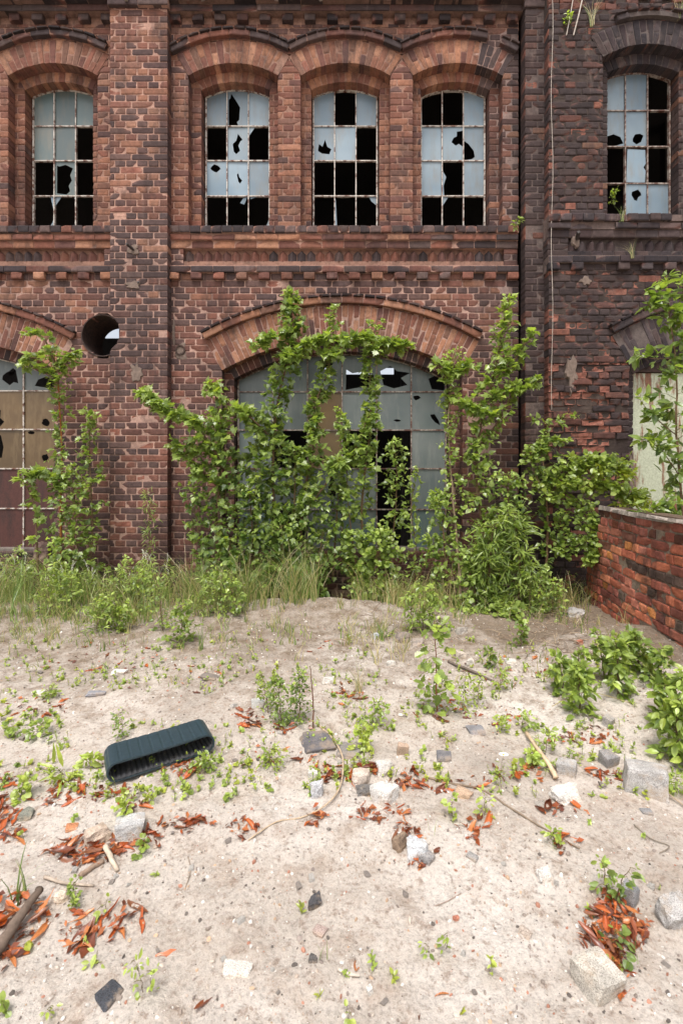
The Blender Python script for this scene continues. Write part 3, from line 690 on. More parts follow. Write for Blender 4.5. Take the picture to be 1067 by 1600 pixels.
# steel cable hanging down the face
cb = MB(); cb.tube([Vector((PX(sxp(862+1.2*math.sin(i*.9), .31)), -.31-.006*math.sin(i), PZ(syp(-20+i*33, .31)))) for i in range(21)], .0028, lin((158, 134, 120)), 5)
tag(cb.build('steel_cable', M['wire'], origin=tuple(flat(860, 300, .31))), 'thin pale cable hanging straight down the dark brick corner', 'cable')
for k, (xa, xb) in enumerate(((886, 897), (897, 912))):
    cb = MB(); cb.tube([flat(sxp(xa, .3), syp(52, .3), .275), flat(sxp((xa+xb)/2-1, .3), syp(24, .3), .3), flat(sxp(xb, .3), syp(-12, .3), .29)], .005 if k == 0 else .007, lin((196, 176, 160)), 6)
    tag(cb.build('bare_rod', M['wire'], origin=tuple(flat(xa, 50, .16))), ('thinner' if k == 0 else 'thicker')+' pale bare rod leaning up from the broken wall head at upper right', 'rod')
# ================================================================ ground
def sst(a, b, x):
    t = max(0, min(1, (x-a)/(b-a))); return t*t*(3-2*t)
def fbm(x, y, s, o=3, z=0.0):
    r = 0; a = 1
    for i in range(o): r += a*noise.noise(Vector((x*s, y*s, z+i*7.1))); s *= 2.1; a *= .5
    return r
def Hh(x, y, fine=True):
    d = y+D
    if not (-6 < x < 6 and -7 < y < 2): return .05 if y < -7 else .2
    h = .27*sst(1.4, 4.8, d)
    h += .035*fbm(x, y, .8, 3)*sst(.5, 2.5, d)
    h += .13*math.exp(-((x+.25)/.9)**2-((d-4.95)/.32)**2)+.06*math.exp(-((x+2.6)/1.2)**2-((d-5.1)/.4)**2)
    h -= .13*sst(5.15, 5.5, d)*sst(-.6, .0, x)*(1-sst(1.2, 2, x)); h -= .05*sst(5.2, 5.6, d)
    h += .16*sst(1.2, 2.3, x)*sst(2.2, 3.2, d)*(1-sst(4.0, 4.6, d))
    h -= .05*math.exp(-((x-1.5)/.5)**2-((d-4.3)/.5)**2)
    if fine: h += .016*fbm(x, y, 4, 3, 3)+.007*fbm(x, y, 20, 2, 5)
    return h
def lst(a, b, n): return [a+(b-a)*i/n for i in range(n+1)]
gxs = [-300, -80, -25, -10, -6.5]+lst(-5, -3.02, 50)+lst(-3, 3, 300)+lst(3.02, 5, 50)+[6.5, 10, 25, 80, 300]
gys = [-300, -80, -25, -12, -7.2]+lst(-6.5, -5.4, 20)+lst(-5.38, -2.5, 170)+lst(-2.48, .3, 120)+[1, 2.2, 10, 40, 150]
gm = MB(); vs = []; cs = []; nx = len(gxs); ny = len(gys)
for y in gys:
    for x in gxs:
        d = y+D; inside = abs(x) <= 5 and -6.5 <= y <= .3
        vs.append((x, y, Hh(x, y, inside)))
        so_ = max(sst(4.75, 5.3, d)*1.0, sst(.75, 1.5, x)*sst(3.55, 4.4, d), .55*sst(1.5, 2.3, x)*sst(3.0, 3.5, d)*1.3, .55*sst(3.9, 4.8, d)*(1-sst(-1.2, -.3, x)))
        so_ = max(.08+.50*sst(2.0, 4.4, d), so_)
        cs.append((min(1, so_), 0, 0))
gm.add(vs, [(j*nx+i, j*nx+i+1, (j+1)*nx+i+1, (j+1)*nx+i) for j in range(ny-1) for i in range(nx-1)], cs)
go = gm.build('sandy_ground', M['sand'], smooth=True); go['kind'] = 'structure'
def gp(px, py):                               # where the sight line through a photo position meets the ground
    d = .9
    while d < 6.0:
        x, z = (px-CX)*d/F, EYE+(CY-py)*d/F
        if z <= Hh(x, d-D): break
        d += .01
    return Vector((x, d-D, Hh(x, d-D)))
# ---- gravel: uncountable pebbles
ICO_V = []; ph = (1+5**.5)/2
for a, b in ((-1, ph), (1, ph), (-1, -ph), (1, -ph)): ICO_V += [Vector((a, b, 0)), ]
ICO_V = [Vector(v).normalized() for v in ((-1,ph,0),(1,ph,0),(-1,-ph,0),(1,-ph,0),(0,-1,ph),(0,1,ph),(0,-1,-ph),(0,1,-ph),(ph,0,-1),(ph,0,1),(-ph,0,-1),(-ph,0,1))]
ICO_F = [(0,11,5),(0,5,1),(0,1,7),(0,7,10),(0,10,11),(1,5,9),(5,11,4),(11,10,2),(10,7,6),(7,1,8),(3,9,4),(3,4,2),(3,2,6),(3,6,8),(3,8,9),(4,9,5),(2,4,11),(6,2,10),(8,6,7),(9,8,1)]
pm = MB()
PEB = [lin(c) for c in ((196,182,168),(176,160,146),(214,206,198),(150,136,124),(140,128,120),(98,90,84),(168,120,100),(228,222,214),(186,158,132),(140,128,118))]
for i in range(15000):
    d = .95+4.1*random.random()**1.25; hw = d*.72; x = U(-hw, hw); y = d-D
    s = .0018+.0058*random.random()**3.2+(.009*random.random() if random.random() < .03 else 0)
    if fbm(x, y, 2.2, 2, 11) < -.25 and s < .006: continue
    z = Hh(x, y)+s*.15; q = Matrix.Rotation(U(0, 6.3), 3, Vector((U(-1,1), U(-1,1), U(-1,1))).normalized()); sc = Vector((U(.7, 1.3), U(.7, 1.2), U(.4, .8)))
    pm.add([Vector((x, y, z))+(q @ Vector((v.x*sc.x, v.y*sc.y, v.z*sc.z)))*s*U(.85, 1.15) for v in ICO_V], ICO_F, mul(random.choice(PEB), U(.8, 1.15)))
po = pm.build('gravel', M['pebble']); po['kind'] = 'stuff'
# ---- stones and lumps
def rock_mesh(name, w, dp, h, col, kind='rock', seed=0, m='stone'):
    random.seed(seed*131+5); mb = MB(); n = 7; vs = []; fs = []; idx = {}
    cor = {(a, b, c): Vector((U(-.13, .13), U(-.13, .13), U(-.12, .12)))*(.9 if kind != 'rock' else 1.9) for a in (0, 1) for b in (0, 1) for c in (0, 1)}
    def vert(a, b, c):
        k = (a, b, c)
        if k in idx: return idx[k]
        u, v, t = a/n, b/n, c/n; p = Vector((u-.5, v-.5, t-.5))*2
        e = sum((abs(q) > .98) for q in p); p2 = p.copy()
        rr = .965 if e == 2 else .93 if e == 3 else 1.0
        if kind == 'rock':
            sph = p.normalized()*1.25; p2 = p.lerp(sph, .35)
        p2 *= rr if kind != 'rock' else 1
        off = Vector((0, 0, 0))
        for (aa, bb, cc), o in cor.items(): off += o*((u if aa else 1-u)*(v if bb else 1-v)*(t if cc else 1-t))
        p2 += off*2; p2 += Vector((noise.noise(p2*1.8+Vector((seed, 0, 0))), noise.noise(p2*1.8+Vector((0, seed, 9))), noise.noise(p2*1.8+Vector((5, 0, seed)))))*(.05 if kind != 'rock' else .22)
        p2 += Vector((noise.noise(p2*5+Vector((seed, 3, 0))), noise.noise(p2*5+Vector((0, seed, 7))), noise.noise(p2*5)))*.05
        idx[k] = len(vs); vs.append(Vector((p2.x*w/2, p2.y*dp/2, (p2.z*.5+.42)*h))); return idx[k]
    for a in range(n):
        for b in range(n):
            fs.append((vert(a,b,0), vert(a,b+1,0), vert(a+1,b+1,0), vert(a+1,b,0))); fs.append((vert(a,b,n), vert(a+1,b,n), vert(a+1,b+1,n), vert(a,b+1,n)))
            fs.append((vert(a,0,b), vert(a+1,0,b), vert(a+1,0,b+1), vert(a,0,b+1))); fs.append((vert(a,n,b), vert(a,n,b+1), vert(a+1,n,b+1), vert(a+1,n,b)))
            fs.append((vert(0,a,b), vert(0,a,b+1), vert(0,a+1,b+1), vert(0,a+1,b))); fs.append((vert(n,a,b), vert(n,a+1,b), vert(n,a+1,b+1), vert(n,a,b+1)))
    c = lin(col); mb.add(vs, fs, [mul(c, 1+.25*noise.noise(v*18+Vector((seed, 0, 0)))) for v in vs])
    return mb.build(name, M[m])
GR = (176,172,168); WH = (218,212,204); GY = (150,146,144); DK = (84,82,84); BW = (150,128,108)
STONES = [  # name, label, px, py(base), width px, height px, yaw, colour, kind, depth ratio
 ('granite_sett', 'large cut granite block with a whitish face at the foot of the right-hand bushes', 1008, 1252, 84, 62, -25, GR, 'sett', .8),
 ('granite_sett', 'small grey granite cube just left of the largest granite block', 950, 1203, 30, 28, 20, GY, 'sett', .9),
 ('granite_sett', 'low flat-topped grey stone beside the splintered wood strip', 886, 1214, 40, 24, -30, GR, 'sett', .8),
 ('stone', 'chunky white broken stone in front of the splintered wood strip', 884, 1258, 50, 26, 10, WH, 'rock', .8),
 ('granite_sett', 'pale granite block in the right foreground with the leaf heap behind it', 934, 1566, 78, 60, 24, (196,188,176), 'sett', .9),
 ('granite_sett', 'upright grey granite block right behind the foreground leaf heap', 984, 1425, 34, 50, 40, (158,156,156), 'sett', .9),
 ('boulder', 'rounded pale grey stone half cut by the right edge of the picture', 1058, 1458, 52, 46, 0, GR, 'rock', .9),
 ('granite_sett', 'speckled granite block amid curled leaves below the rubber belt', 200, 1318, 56, 38, 14, (190,188,186), 'sett', .8),
 ('stone', 'pale buff stone touching the left side of the speckled granite block', 150, 1325, 44, 26, 30, (196,176,158), 'rock', .8),
 ('brick_fragment', 'flat orange brick fragment lying on the sand left of the speckled granite block', 112, 1302, 24, 14, 20, (196,132,92), 'slab', .8),
 ('stone', 'white angular stone upper of the pair in the middle leaf cluster', 600, 1216, 36, 24, 15, WH, 'rock', .9),
 ('stone', 'largest white stone in the middle leaf cluster, grey underneath', 600, 1262, 50, 34, -35, (224,220,214), 'sett', .8),
 ('stone', 'pinkish-white stone left of the middle leaf cluster pair', 566, 1232, 34, 22, 5, (206,190,176), 'rock', .8),
 ('stone', 'dark grey stone wedged between the white stones of the middle cluster', 572, 1247, 34, 18, 8, (120,116,112), 'rock', .8),
 ('stone', 'pale grey stone inside the loop of the bleached root', 495, 1252, 26, 28, 20, (196,196,198), 'rock', .8),
 ('stone', 'white stone tip beside the leaves at the top of the root loop', 488, 1222, 22, 18, 0, WH, 'sett', .8),
 ('stone', 'blue-white topped stone below the middle cluster', 650, 1346, 40, 30, -10, (206,208,210), 'rock', .9),
 ('stone', 'brown-grey wedge stone leaning on the blue-white topped stone', 624, 1335, 28, 30, 45, BW, 'rock', .7),
 ('stone', 'small dark grey stone at the right foot of the blue-white topped stone', 668, 1352, 24, 16, 45, GY, 'rock', .7),
 ('stone', 'lone flat white stone on bare sand right of centre', 852, 1378, 28, 18, 10, WH, 'rock', .8),
 ('stone', 'white stone tile with a bright top in the bottom foreground', 370, 1530, 58, 20, -5, (214,206,196), 'slab', .5),
 ('asphalt_lump', 'black tarry lump lying flat in the bottom left foreground', 168, 1574, 56, 34, 60, (66,68,74), 'slab', .7),
 ('asphalt_lump', 'small black tarry lump on the bare sand left of centre', 488, 1426, 24, 20, 20, (74,72,74), 'rock', .8),
 ('stone_slab', 'dark grey flat slab under the root loop, the left of two', 496, 1172, 70, 16, 15, (108,104,106), 'slab', .9),
 ('stone_slab', 'mid grey flat slab under the root loop, the right of two', 546, 1184, 46, 18, -20, (134,128,124), 'slab', .9),
 ('stone', 'dark speckled flat stone right of the middle leaf cluster', 694, 1190, 32, 16, 0, (120,118,120), 'slab', .9),
 ('stone', 'flat bluish-grey stone half sunk above the rubber belt', 148, 1092, 36, 20, 20, (150,150,156), 'slab', .8),
 ('stone', 'small white flat stone on the sand near the grass, upper left', 186, 1055, 28, 9, 0, (224,222,216), 'slab', .8),
 ('stone', 'dull white stone by the little weed at the left', 58, 1088, 26, 12, 0, WH, 'slab', .8),
 ('stone_slab', 'thin grey shard lifted out of the sand upper left of the bushy weed', 328, 1064, 36, 11, -10, (128,118,110), 'slab', .6),
 ('stone', 'white speckled block behind the bushy weed', 402, 1108, 28, 16, 10, (206,204,200), 'sett', .8),
 ('stone', 'white pointed stone right of the bushy weed', 512, 1073, 20, 14, 0, WH, 'rock', .8),
 ('stone', 'small bluish-white stone at the edge of the grass', 586, 1001, 14, 13, 30, (206,210,214), 'sett', .9),
 ('stone', 'triangular white stone on the sand left of the young oak', 611, 1043, 15, 11, 0, WH, 'rock', .8),
 ('stone', 'dark grey stone at the mound edge left of the tall sapling foot', 628, 1006, 34, 14, -10, (132,120,112), 'rock', .8),
 ('stone', 'brown-grey stone at the mound edge beside the tall sapling foot', 652, 1012, 24, 12, 0, (160,148,138), 'rock', .8),
 ('stone', 'pale stone at the foot of the tall sapling', 722, 996, 20, 16, 0, (176,168,158), 'rock', .8),
 ('stone', 'flat white stone on the dark soil below the tall saplings', 798, 1039, 24, 12, 0, (214,210,202), 'slab', .8),
 ('stone', 'pair of cream pebbly stones on the mound, the left one', 720, 1033, 18, 14, 0, (204,190,176), 'rock', .8),
 ('stone', 'cream stone on the mound beside the dark stick', 734, 1044, 16, 13, 0, (208,200,190), 'rock', .8),
 ('concrete_lump', 'grey concrete lump on the soil by the broken low wall', 898, 968, 30, 18, -20, (176,172,168), 'rock', .7),
 ('stone', 'triangular grey stone under the right-hand bushes', 950, 1140, 22, 20, 40, (170,164,158), 'sett', .8),
 ('stone', 'flat grey patchy stone left of the white chunky stone', 745, 1148, 36, 16, 0, (140,138,140), 'slab', .8),
 ('stone', 'flat dark stone on bare sand left of the foreground granite', 846, 1265, 26, 12, 20, (168,160,150), 'slab', .8),
 ('stone', 'buff half-buried stone between the two diagonal twigs', 726, 1250, 32, 16, -20, (186,158,134), 'rock', .7),
 ('stone', 'grey flat stone below the largest granite block', 1010, 1275, 24, 10, 0, (150,148,148), 'slab', .8),
 ('stone', 'grey wedge of slate on bare sand right of the root loop', 738, 1348, 24, 14, -40, (160,156,152), 'slab', .7),
 ('stone', 'pale wedge stone on bare sand near the two-leaf seedling', 822, 1470, 22, 16, -45, (196,180,166), 'rock', .6),
 ('stone', 'pinkish stone by the grass blade in the lower centre', 500, 1468, 30, 24, -30, (186,164,154), 'slab', .8),
 ('stone', 'small dark stone by the grass blade in the lower centre', 488, 1508, 16, 12, 0, (96,92,90), 'rock', .8),
 ('stone', 'cream oval stone beside the grey branch at far left', 94, 1414, 26, 18, 20, (222,204,184), 'rock', .8),
 ('stone', 'smooth grey-violet pebble under the left leaf heap', 142, 1347, 24, 14, 10, (168,160,164), 'rock', .9),
 ('stone', 'mossy grey stone in the sand at the far left', 42, 1283, 26, 14, 0, (128,128,116), 'rock', .8),
 ('stone', 'small white cube of stone in the lower middle foreground', 578, 1562, 13, 14, 20, WH, 'sett', .9),
 ('brick_fragment', 'small pink brick fragment in the pale sand, right of centre', 712, 1440, 10, 8, 20, (196,128,104), 'rock', .8),
 ('brick_fragment', 'long pinkish brick fragment sticking up beside the yellow weed', 628, 1186, 22, 26, 0, (176,152,132), 'sett', .5),
 ('brick_fragment', 'orange brick fragment in the soil under the bushes', 905, 1010, 12, 10, 0, (176,110,86), 'rock', .8),
 ('stone', 'whitish stone half hidden in the grass by the pilaster foot', 186, 928, 22, 16, 10, (206,202,194), 'sett', .8),
 ('stone', 'smooth brown-pink boulder against the left window sill', 68, 868, 28, 26, 0, (116,92,86), 'rock', .9),
]
for k, (nm, lb, px, py, w, h, yaw, col, kind, dr_) in enumerate(STONES):
    p = gp(px, py-h*.25)
    if py < 900: p = scr(px, py, 5.75)
    d = p.y+D; W_ = w*d/F; ang = math.atan2(EYE-p.z, d)
    if kind == 'slab': hz = max(.012, W_*.16); dp = W_*dr_; 
    else: hz = max(.02, h*d/F*1.0); dp = W_*dr_
    if kind == 'sett' and h > 25: hz = h*d/F*.95
    o = rock_mesh(nm, W_*.7, dp*.74, hz*(.84 if kind != 'slab' else 1), col, kind, k+1); tag(o, lb, nm.split('_')[-1] if nm != 'granite_sett' else 'granite block')
    o.location = (p.x, p.y+dp*.15, p.z-hz*.16); o.rotation_euler = (R(U(-8, 8)), R(U(-8, 8)), R(yaw))
random.seed(77)
# a scatter of further small stones the photo shows on the sand
SM = [rock_mesh('small_stone', 1, .85, .6, (200,196,190) if i % 2 else (150,142,136), 'rock' if i % 3 else 'sett', 60+i) for i in range(5)]
used_ = set()
for i in range(46):
    k = i % 5; o = SM[k] if k not in used_ else SM[k].copy()
    if k in used_: COL.objects.link(o)
    used_.add(k); p = gp(U(20, 1040), U(1020, 1590)); s = (U(5, 11)*(p.y+D)/F)
    o.location = (p.x, p.y, p.z-s*.12); o.scale = (s*U(.8, 1.2), s, s*U(.7, 1.1)); o.rotation_euler = (U(-.3, .3), U(-.3, .3), U(0, 6.28)); tag(o, 'small loose stone no bigger than a walnut lying among the gravel on the sand', 'small stone', 'small loose stones scattered on the sand')
# ---- rubber belt loop
tr = thing('rubber_belt', 'dark teal ribbed rubber belt loop lying on its flat side on the sand', 'rubber belt')
a_, b_ = gp(196, 1226), gp(313, 1187); ax = Vector((b_.x-a_.x, b_.y-a_.y, 0)).normalized(); wd = Vector((-ax.y, ax.x, 0))
o0 = Vector(((a_.x+b_.x)/2, (a_.y+b_.y)/2, (a_.z+b_.z)/2+.018)); ux = (ax+Vector((0, 0, (b_.z-a_.z)/(b_-a_).length))).normalized(); uz = ux.cross(wd).normalized()*-1
uz = uz if uz.z > 0 else -uz
tr.location = o0; WL[tr.name] = tuple(o0)
Ls, r_ = .42, .042; prof = []
nseg = 220
def loop(t):                                   # stadium outline, anticlockwise from the lower left
    P = 2*Ls+2*math.pi*r_; s = t*P
    if s < Ls: return (-Ls/2+s, 0, 0, -1)
    s -= Ls
    if s < math.pi*r_: a = -math.pi/2+s/r_; return (Ls/2+r_*math.cos(a), r_+r_*math.sin(a), math.cos(a), math.sin(a))
    s -= math.pi*r_
    if s < Ls: u = s/Ls; return (Ls/2-s, 2*r_-.003*math.sin(math.pi*u), 0, 1)
    s -= Ls; a = math.pi/2+s/r_; return (-Ls/2+r_*math.cos(a), r_+r_*math.sin(a), math.cos(a), math.sin(a))
NW = 7; wid = .20
for nm, k0, k1, mm in (('tread', 1, 1, 'rubber'), ('lining', -1, -1, 'rubber_in')):
    mb = MB(); vs = []; fs = []
    for i in range(nseg):
        x, z, nx_, nz = loop(i/nseg); ph_ = (i % 10)/10
        for j in range(NW+1):
            if k0 > 0: hgt = .005+(.0022 if .12 < ph_ < .95 else 0)*(.6 if j in (0, NW) else 1)
            else: hgt = -.003-(.006 if (i % 5) < 3 else 0)*(1 if 0 < j < NW else .3)-.002*random.random()
            w_ = (j/NW-.5)*wid*(1+.006*math.sin(i*.7)); q = o0+ux*(x+nx_*hgt)+uz*(z+nz*hgt+.006)+wd*(w_+wid/2)
            vs.append(q)
    for i in range(nseg):
        for j in range(NW): a = i*(NW+1)+j; b = ((i+1) % nseg)*(NW+1)+j; fs.append((a, b, b+1, a+1))
    if k0 > 0:                                  # closed edges between tread and lining
        o = len(vs)
        for i in range(nseg):
            x, z, nx_, nz = loop(i/nseg)
            for j in (0, NW): vs.append(o0+ux*(x-nx_*.003)+uz*(z-nz*.003+.006)+wd*((j/NW-.5)*wid+wid/2))
        for i in range(nseg):
            i2 = (i+1) % nseg; fs.append((i*(NW+1), i2*(NW+1), o+2*i2, o+2*i)); fs.append((i*(NW+1)+NW, i2*(NW+1)+NW, o+2*i2+1, o+2*i+1))
    mb.add(vs, fs, (.1, .1, .1)); mb.build(nm, M[mm], tr)
# ---- curled dry leaves
def dry_leaf(seed):
    random.seed(seed); mb = MB(); nl, nw = 10, 6; L = 1.0; curl = U(.8, 5.5); bend = U(-.5, .9); tw_ = U(-.8, .8); fold = U(-.2, .3); vs = []; cs = []
    base = lin(random.choice(((178,90,46),(192,104,54),(148,80,48),(194,122,74),(118,66,46),(168,92,54),(160,80,44),(132,84,58))))
    for i in range(nl+1):
        t = i/nl; w = (math.sin(math.pi*min(1, t*.93+.05))**.7)*(.15+.065*(seed % 3))*(1-.15*t); cr = curl*(.6+.5*math.sin(3*t+seed))
        for j in range(nw+1):
            s = (j/nw-.5)*2; rad = w/max(.3, cr/2); an = s*cr/2
            x = rad*math.sin(an); z = rad*(1-math.cos(an))*(1 if w > .05 else .3)
            a2 = tw_*(t-.5); x, z = x*math.cos(a2)-z*math.sin(a2), x*math.sin(a2)+z*math.cos(a2)
            z += bend*(t-.5)**2*.6+fold*abs(s)*w*.3+.025*noise.noise(Vector((t*5, s*2.5, seed)))+.008*math.cos(t*30)*abs(s)
            x += .05*noise.noise(Vector((t*2.5, 1, seed)))
            vs.append(Vector(((t-.5)*L, x, z))); cs.append(mul(base, (1.12 if abs(s) < .15 else U(.82, 1.08))*(1-.2*max(0, noise.noise(Vector((t*4, s*2, seed+5)))))))
    zm = min(v.z for v in vs); vs = [Vector((v.x, v.y, v.z-zm)) for v in vs]
    mb.add(vs, [(i*(nw+1)+j, i*(nw+1)+j+1, (i+1)*(nw+1)+j+1, (i+1)*(nw+1)+j) for i in range(nl) for j in range(nw)], cs)
    return mb
LEAFP = []
for k in range(20): LEAFP.append(dry_leaf(k+3).build('dry_leaf', M['dry'], smooth=True))
random.seed(99); lused = set(); NLEAF = 0
def put_leaf(px, py, Lm, label, z=0, k=None, yaw=None):
    global NLEAF
    k = random.randrange(len(LEAFP)) if k is None else k; o = LEAFP[k]
    if k in lused: o = o.copy(); COL.objects.link(o)
    lused.add(k); p = gp(px, py); o.location = (p.x, p.y, p.z+z-.004); o.scale = (Lm, Lm*U(.7, 1.05), Lm*U(.8, 1.1))
    o.rotation_euler = (U(-.5, .5), U(-.35, .35), U(0, 6.28) if yaw is None else yaw); tag(o, label, 'dry leaf', 'dry curled leaves lying on the sand'); NLEAF += 1
LP_ = [ # cx, cy, rx, ry, count, length m, where
 (958, 1462, 42, 50, 60, .085, 'in the big heap behind the pale foreground granite block'), (965, 1530, 18, 22, 6, .09, 'beside the pale foreground granite block'),
 (128, 1336, 46, 13, 26, .11, 'in the heap left of the speckled granite block'), (175, 1325, 26, 12, 7, .12, 'below the speckled granite block'), (228, 1312, 26, 12, 7, .11, 'right of the speckled granite block'),
 (30, 1432, 48, 28, 15, .13, 'in the heap around the grey branch at far left'), (14, 1500, 10, 12, 3, .10, 'below the lower end of the grey branch'), (50, 1468, 14, 12, 2, .12, 'against the right side of the grey branch'),
 (125, 1462, 28, 22, 8, .12, 'in the loose heap right of the grey branch'), (190, 1440, 32, 16, 6, .12, 'in the strip of leaves above the round brown leaf'), (12, 1302, 22, 14, 9, .12, 'at the left picture edge beside the tall grass blades'), (8, 1270, 14, 16, 6, .12, 'at the left picture edge above the tall grass blades'),
 (80, 1252, 24, 9, 6, .10, 'left of and below the rubber belt'), (155, 1240, 34, 9, 7, .10, 'just below the left end of the rubber belt'), (110, 1230, 20, 8, 4, .09, 'left of the rubber belt'), (10, 1222, 12, 9, 4, .10, 'at the left picture edge level with the belt'),
 (290, 1290, 34, 9, 10, .11, 'in the flat cluster right of the speckled granite'), (380, 1296, 20, 12, 6, .07, 'in the crumbled cluster on open sand left of centre'), (285, 1203, 22, 8, 7, .11, 'in front of the rubber belt'), (210, 1258, 22, 8, 4, .09, 'between the belt and the speckled granite block'),
 (508, 1212, 20, 12, 9, .10, 'inside the loop of the bleached root'), (494, 1278, 14, 10, 5, .09, 'under the lower end of the bleached root'), (562, 1210, 22, 14, 9, .12, 'around the upper white stones of the middle cluster'), (635, 1222, 20, 12, 8, .09, 'right of the upper white stones of the middle cluster'), (592, 1272, 34, 10, 9, .09, 'in front of the largest white middle stone'),
 (635, 1302, 16, 10, 7, .08, 'above the blue-white topped stone'), (655, 1352, 14, 4, 3, .05, 'at the foot of the blue-white topped stone'), (545, 1085, 18, 14, 7, .11, 'under the dry grass tuft in the middle'), (388, 1124, 16, 12, 7, .12, 'beside the white speckled block left of the bushy weed'), (455, 1140, 22, 6, 5, .08, 'at the foot of the bushy weed'),
 (705, 1232, 36, 8, 6, .09, 'along the diagonal twig right of the middle stones'), (744, 1294, 22, 16, 6, .10, 'on open sand beside the little green sprig'), (880, 1270, 28, 10, 5, .12, 'below the chunky white stone'), (845, 1208, 22, 12, 4, .11, 'along the splintered wood strip'), (880, 1320, 18, 12, 4, .10, 'at the lower end of the diagonal twig'), (950, 1212, 24, 8, 7, .08, 'around the small granite cube'),
 (885, 1158, 30, 8, 5, .10, 'above the small granite cube'), (925, 1150, 30, 10, 6, .08, 'in front of the right-hand bushes'), (730, 1120, 60, 14, 8, .09, 'around the weeds right of the young oak'), (690, 1100, 30, 8, 3, .08, 'at the foot of the young oak'), (800, 1050, 60, 18, 8, .08, 'on the dark soil below the tall saplings'), (775, 1215, 30, 10, 4, .09, 'near the small daisy'),
 (480, 1005, 50, 10, 3, .07, 'on the mound by the grass'), (150, 1030, 90, 18, 10, .08, 'scattered near the grass at upper left'), (60, 1105, 50, 14, 7, .08, 'beside the little weed at far left'), (250, 1060, 90, 20, 6, .07, 'scattered above the rubber belt'), (430, 1185, 50, 14, 6, .08, 'left of the dark slab')]
FAR = MB()
def far_leaf(px, py, Lm):                     # the smallest, farthest leaves, past the count of single ones
    me = random.choice(LEAFP).data; p = gp(px, py); q = Matrix.Rotation(U(0, 6.28), 3, 'Z') @ Matrix.Rotation(U(-.5, .5), 3, 'X'); cd = me.color_attributes['Col'].data
    FAR.add([p+(q @ v.co)*Lm+Vector((0, 0, U(-.004, .006))) for v in me.vertices], [tuple(f.vertices) for f in me.polygons], [tuple(c.color)[:3] for c in cd])
for cx_, cy_, rx, ry, n_, L_, where in LP_:
    for i in range(n_):
        a = U(0, 6.28); dense = n_ > 12; q = math.sqrt(random.random())*(1 if dense else 1.45)
        if cy_ < 1170: far_leaf(cx_+rx*q*math.cos(a), cy_+ry*q*math.sin(a), L_*U(.5, 1.05)); continue
        put_leaf(cx_+rx*q*math.cos(a), cy_+ry*q*math.sin(a), L_*U(.5, 1.05)*(.85 if dense else 1), 'curled rust-orange dry leaf '+where, z=(U(0, .035) if dense else U(0, .01)))
for px, py, L_, lb, yw in ((322, 1568, .095, 'long tightly rolled orange dry leaf alone in the bottom foreground', 1.1), (262, 1494, .075, 'crumpled orange leaf touching the clover-like seedling', .3), (168, 1472, .05, 'small round brown leaf below the strip of leaves', 0), (690, 1560, .045, 'lone small orange leaf on bare sand lower right of centre', 0), (556, 1512, .05, 'narrow orange leaf beside the pale twig end', 1.5), (682, 1330, .05, 'small curled leaf right of the blue-white topped stone', .9), (655, 1562+30, .03, 'tiny red-orange leaf at the bottom edge', 1.5)):
    put_leaf(px, py, L_, lb, .004, yaw=yw)
o = FAR.build('distant_dry_leaves', M['dry'], smooth=True); o['kind'] = 'stuff'
lm_ = MB(); random.seed(5)
for cx_, cy_, rx, ry, n_, L_, where in LP_:   # crumbs and torn bits of leaf too many to count
    for i in range(int(n_*4)):
        a = U(0, 6.28); q = math.sqrt(random.random())*1.25; b = gp(cx_+rx*q*math.cos(a), cy_+ry*q*math.sin(a)); s_ = U(.006, .022); v = Vector((math.cos(a*3), math.sin(a*3), U(-.3, .5))).normalized(); w_ = v.cross(Vector((U(-.4,.4), U(-.4,.4), 1))).normalized(); b = b+Vector((0, 0, U(.001, .012)))
        lm_.add([b, b+v*s_+w_*s_*.4, b+v*s_*2, b+v*s_-w_*s_*.35+Vector((0, 0, s_*.5))], [(0,1,2), (0,2,3)], mul(lin(random.choice(((166,86,44),(140,76,48),(112,62,44),(182,110,66)))), U(.7, 1.1)))
o = lm_.build('leaf_crumbs', M['dry']); o['kind'] = 'stuff'
# ---- branches, roots, twigs
def stick(name, pts, r0, r1, col, label, cat, z=.008, n=7, m='wood', sub=4):
    P = [gp(x, y)+Vector((0, 0, z+(q[0] if q else 0))) for x, y, *q in pts]; Q = []
    for i in range(len(P)-1):
        for k in range(sub): 
            t = k/sub; a = P[max(0, i-1)]; b, c = P[i], P[i+1]; e = P[min(len(P)-1, i+2)]
            Q.append(.5*((2*b)+(c-a)*t+(2*a-5*b+4*c-e)*t*t+(3*b-a-3*c+e)*t**3)+Vector((U(-1,1), U(-1,1), U(-1,1)))*r0*.12)
    Q.append(P[-1]); N = len(Q); rs = [(r0+(r1-r0)*i/(N-1))*U(.85, 1.12) for i in range(N)]; mb = MB(); mb.tube(Q, rs, lin(col), n)
    return tag(mb.build(name, M[m], origin=tuple(P[0]), smooth=True), label, cat)
stick('branch', [(-12, 1508), (14, 1478, .01), (40, 1440, .02), (62, 1408, .02)], .021, .014, (112,96,84), 'thick grey weathered branch lying across the leaves at the far left edge', 'branch', .02, 10)
stick('root', [(470, 1118), (505, 1142), (528, 1172, .01), (536, 1200, .015), (530, 1240, .012), (505, 1268, .008), (470, 1280), (430, 1288), (388, 1318)], .0055, .003, (190,168,142), 'long bleached root curving in a loop over the sand in the middle', 'root', .006)
stick('twig', [(664, 1216), (710, 1228), (752, 1236), (800, 1268), (850, 1298), (905, 1328)], .0055, .003, (136,118,100), 'long thin brown twig running diagonally past the little sprigs right of centre', 'twig', .004)
stick('twig', [(70, 1376), (100, 1386, .006), (148, 1388)], .006, .004, (176,160,144), 'pale short twig lying above the loose leaf heap at left', 'twig')
